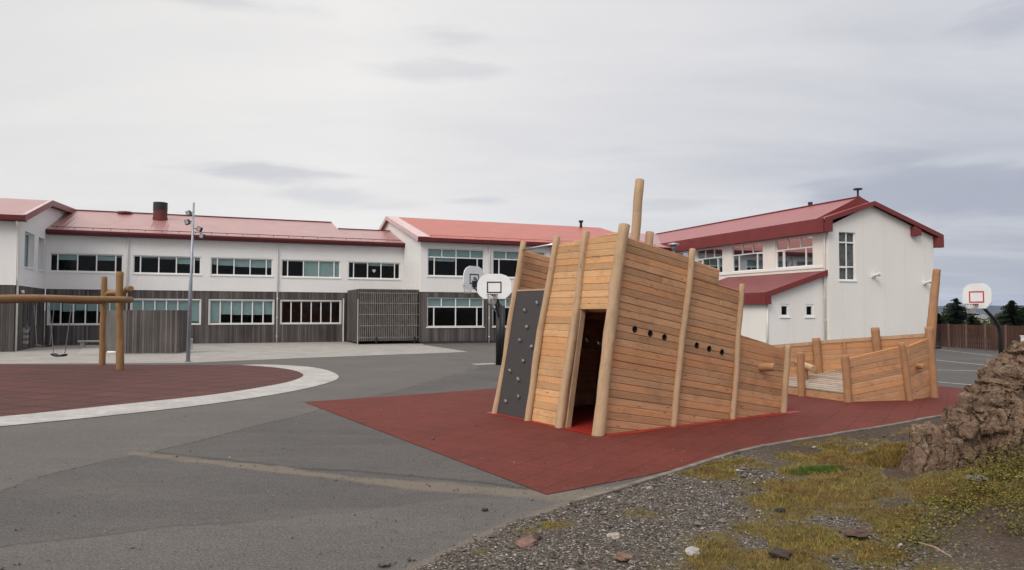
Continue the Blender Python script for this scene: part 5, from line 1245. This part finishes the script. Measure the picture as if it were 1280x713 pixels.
azm = s.math('ARCTAN2', sp.outputs[0], sp.outputs[1]); elv = s.math('ARCSINE', sp.outputs[2])
wob = s.noise(s.n('ShaderNodeVectorMath', operation='MULTIPLY').outputs[0], 1) if False else s.noise(mp.outputs[0], 2.2, 6, .62, .6)
cn = s.n('ShaderNodeCombineXYZ'); s.l(s.math('MULTIPLY', azm, 3.0), cn.inputs[0]); s.l(s.math('MULTIPLY', elv, 16.0), cn.inputs[1]); wob2 = s.noise(cn.outputs[0], 1.6, 7, .6, .4)
for px, py, w_, h_, k_ in [(325, 216, 120, 15, .45), (430, 250, 130, 16, .28), (600, 252, 60, 8, .35), (540, 88, 110, 14, .25), (300, 4, 170, 16, .3), (560, 44, 90, 14, .25), (1190, 235, 190, 42, .85), (1130, 196, 110, 16, .6), (1275, 250, 100, 30, .8), (1265, 30, 60, 30, .4), (780, 186, 60, 12, .15), (840, 258, 70, 12, .25), (1240, 300, 140, 10, .35)]:
    d_ = ray(px, py).normalized(); a0, e0 = math.atan2(d_.x, d_.y), math.asin(d_.z)
    q1 = s.math('DIVIDE', s.math('SUBTRACT', azm, a0), w_/F_PX); q2 = s.math('DIVIDE', s.math('SUBTRACT', elv, e0), h_/F_PX)
    rr = s.math('SQRT', s.math('ADD', s.math('MULTIPLY', q1, q1), s.math('MULTIPLY', q2, q2)))
    mk_ = s.ramp(s.math('ADD', rr, s.math('MULTIPLY', s.math('SUBTRACT', wob2, .5), 2.6)), [(.15, 1.0), (1.0, 0.0)], 'EASE')
    cloud = s.mix(s.math('MULTIPLY', mk_, k_), cloud, (3.7, 3.85, 4.55))
# overcast sky grows brighter toward the zenith (above the picture)
zb = s.ramp(sp.outputs[2], [(.40, (1, 1, 1)), (.75, (1.85, 1.78, 1.70)), (1.0, (2.15, 2.05, 1.95))])
cloud = s.mix(1.0, cloud, zb, 'MULTIPLY')
fin = s.mix(.94, sky.outputs[0], cloud)
s.l(fin, bg.inputs['Color']); bg.inputs['Strength'].default_value = .117
sl = bpy.data.lights.new('sun', 'SUN'); sl.energy = 1.7; sl.angle = R(28); sl.color = (1, .93, .84)
so = bpy.data.objects.new('sun', sl); C.objects.link(so)
az_ = R(SUN_AZ); dv = Vector((math.sin(az_)*math.cos(R(SUN_EL)), math.cos(az_)*math.cos(R(SUN_EL)), math.sin(R(SUN_EL))))
so.rotation_euler = dv.to_track_quat('Z', 'Y').to_euler()

# air
HZ = True
if HZ:
    s = NT('air'); t = s.t; t.nodes.remove(s.b); pv = s.n('ShaderNodeVolumePrincipled'); pv.inputs['Density'].default_value = .00006; pv.inputs['Color'].default_value = (.45, .62, 1, 1); pv.inputs['Anisotropy'].default_value = .2
    s.l(pv.outputs[0], t.nodes['Material Output'].inputs['Volume'])
    o = MB().box((-8500, -8500, -8), (8500, 8500, 140)).build('haze', s.m); o['kind'] = 'stuff'

vs = scene.view_settings; vs.view_transform = 'Standard'; vs.look = 'None'; vs.gamma = 1; vs.use_curve_mapping = False; vs.exposure = 0
scene.cycles.use_denoising = True; scene.cycles.max_bounces = 6; scene.cycles.diffuse_bounces = 3; scene.cycles.volume_bounces = 0; scene.cycles.transparent_max_bounces = 8
scene.cycles.use_adaptive_sampling = True
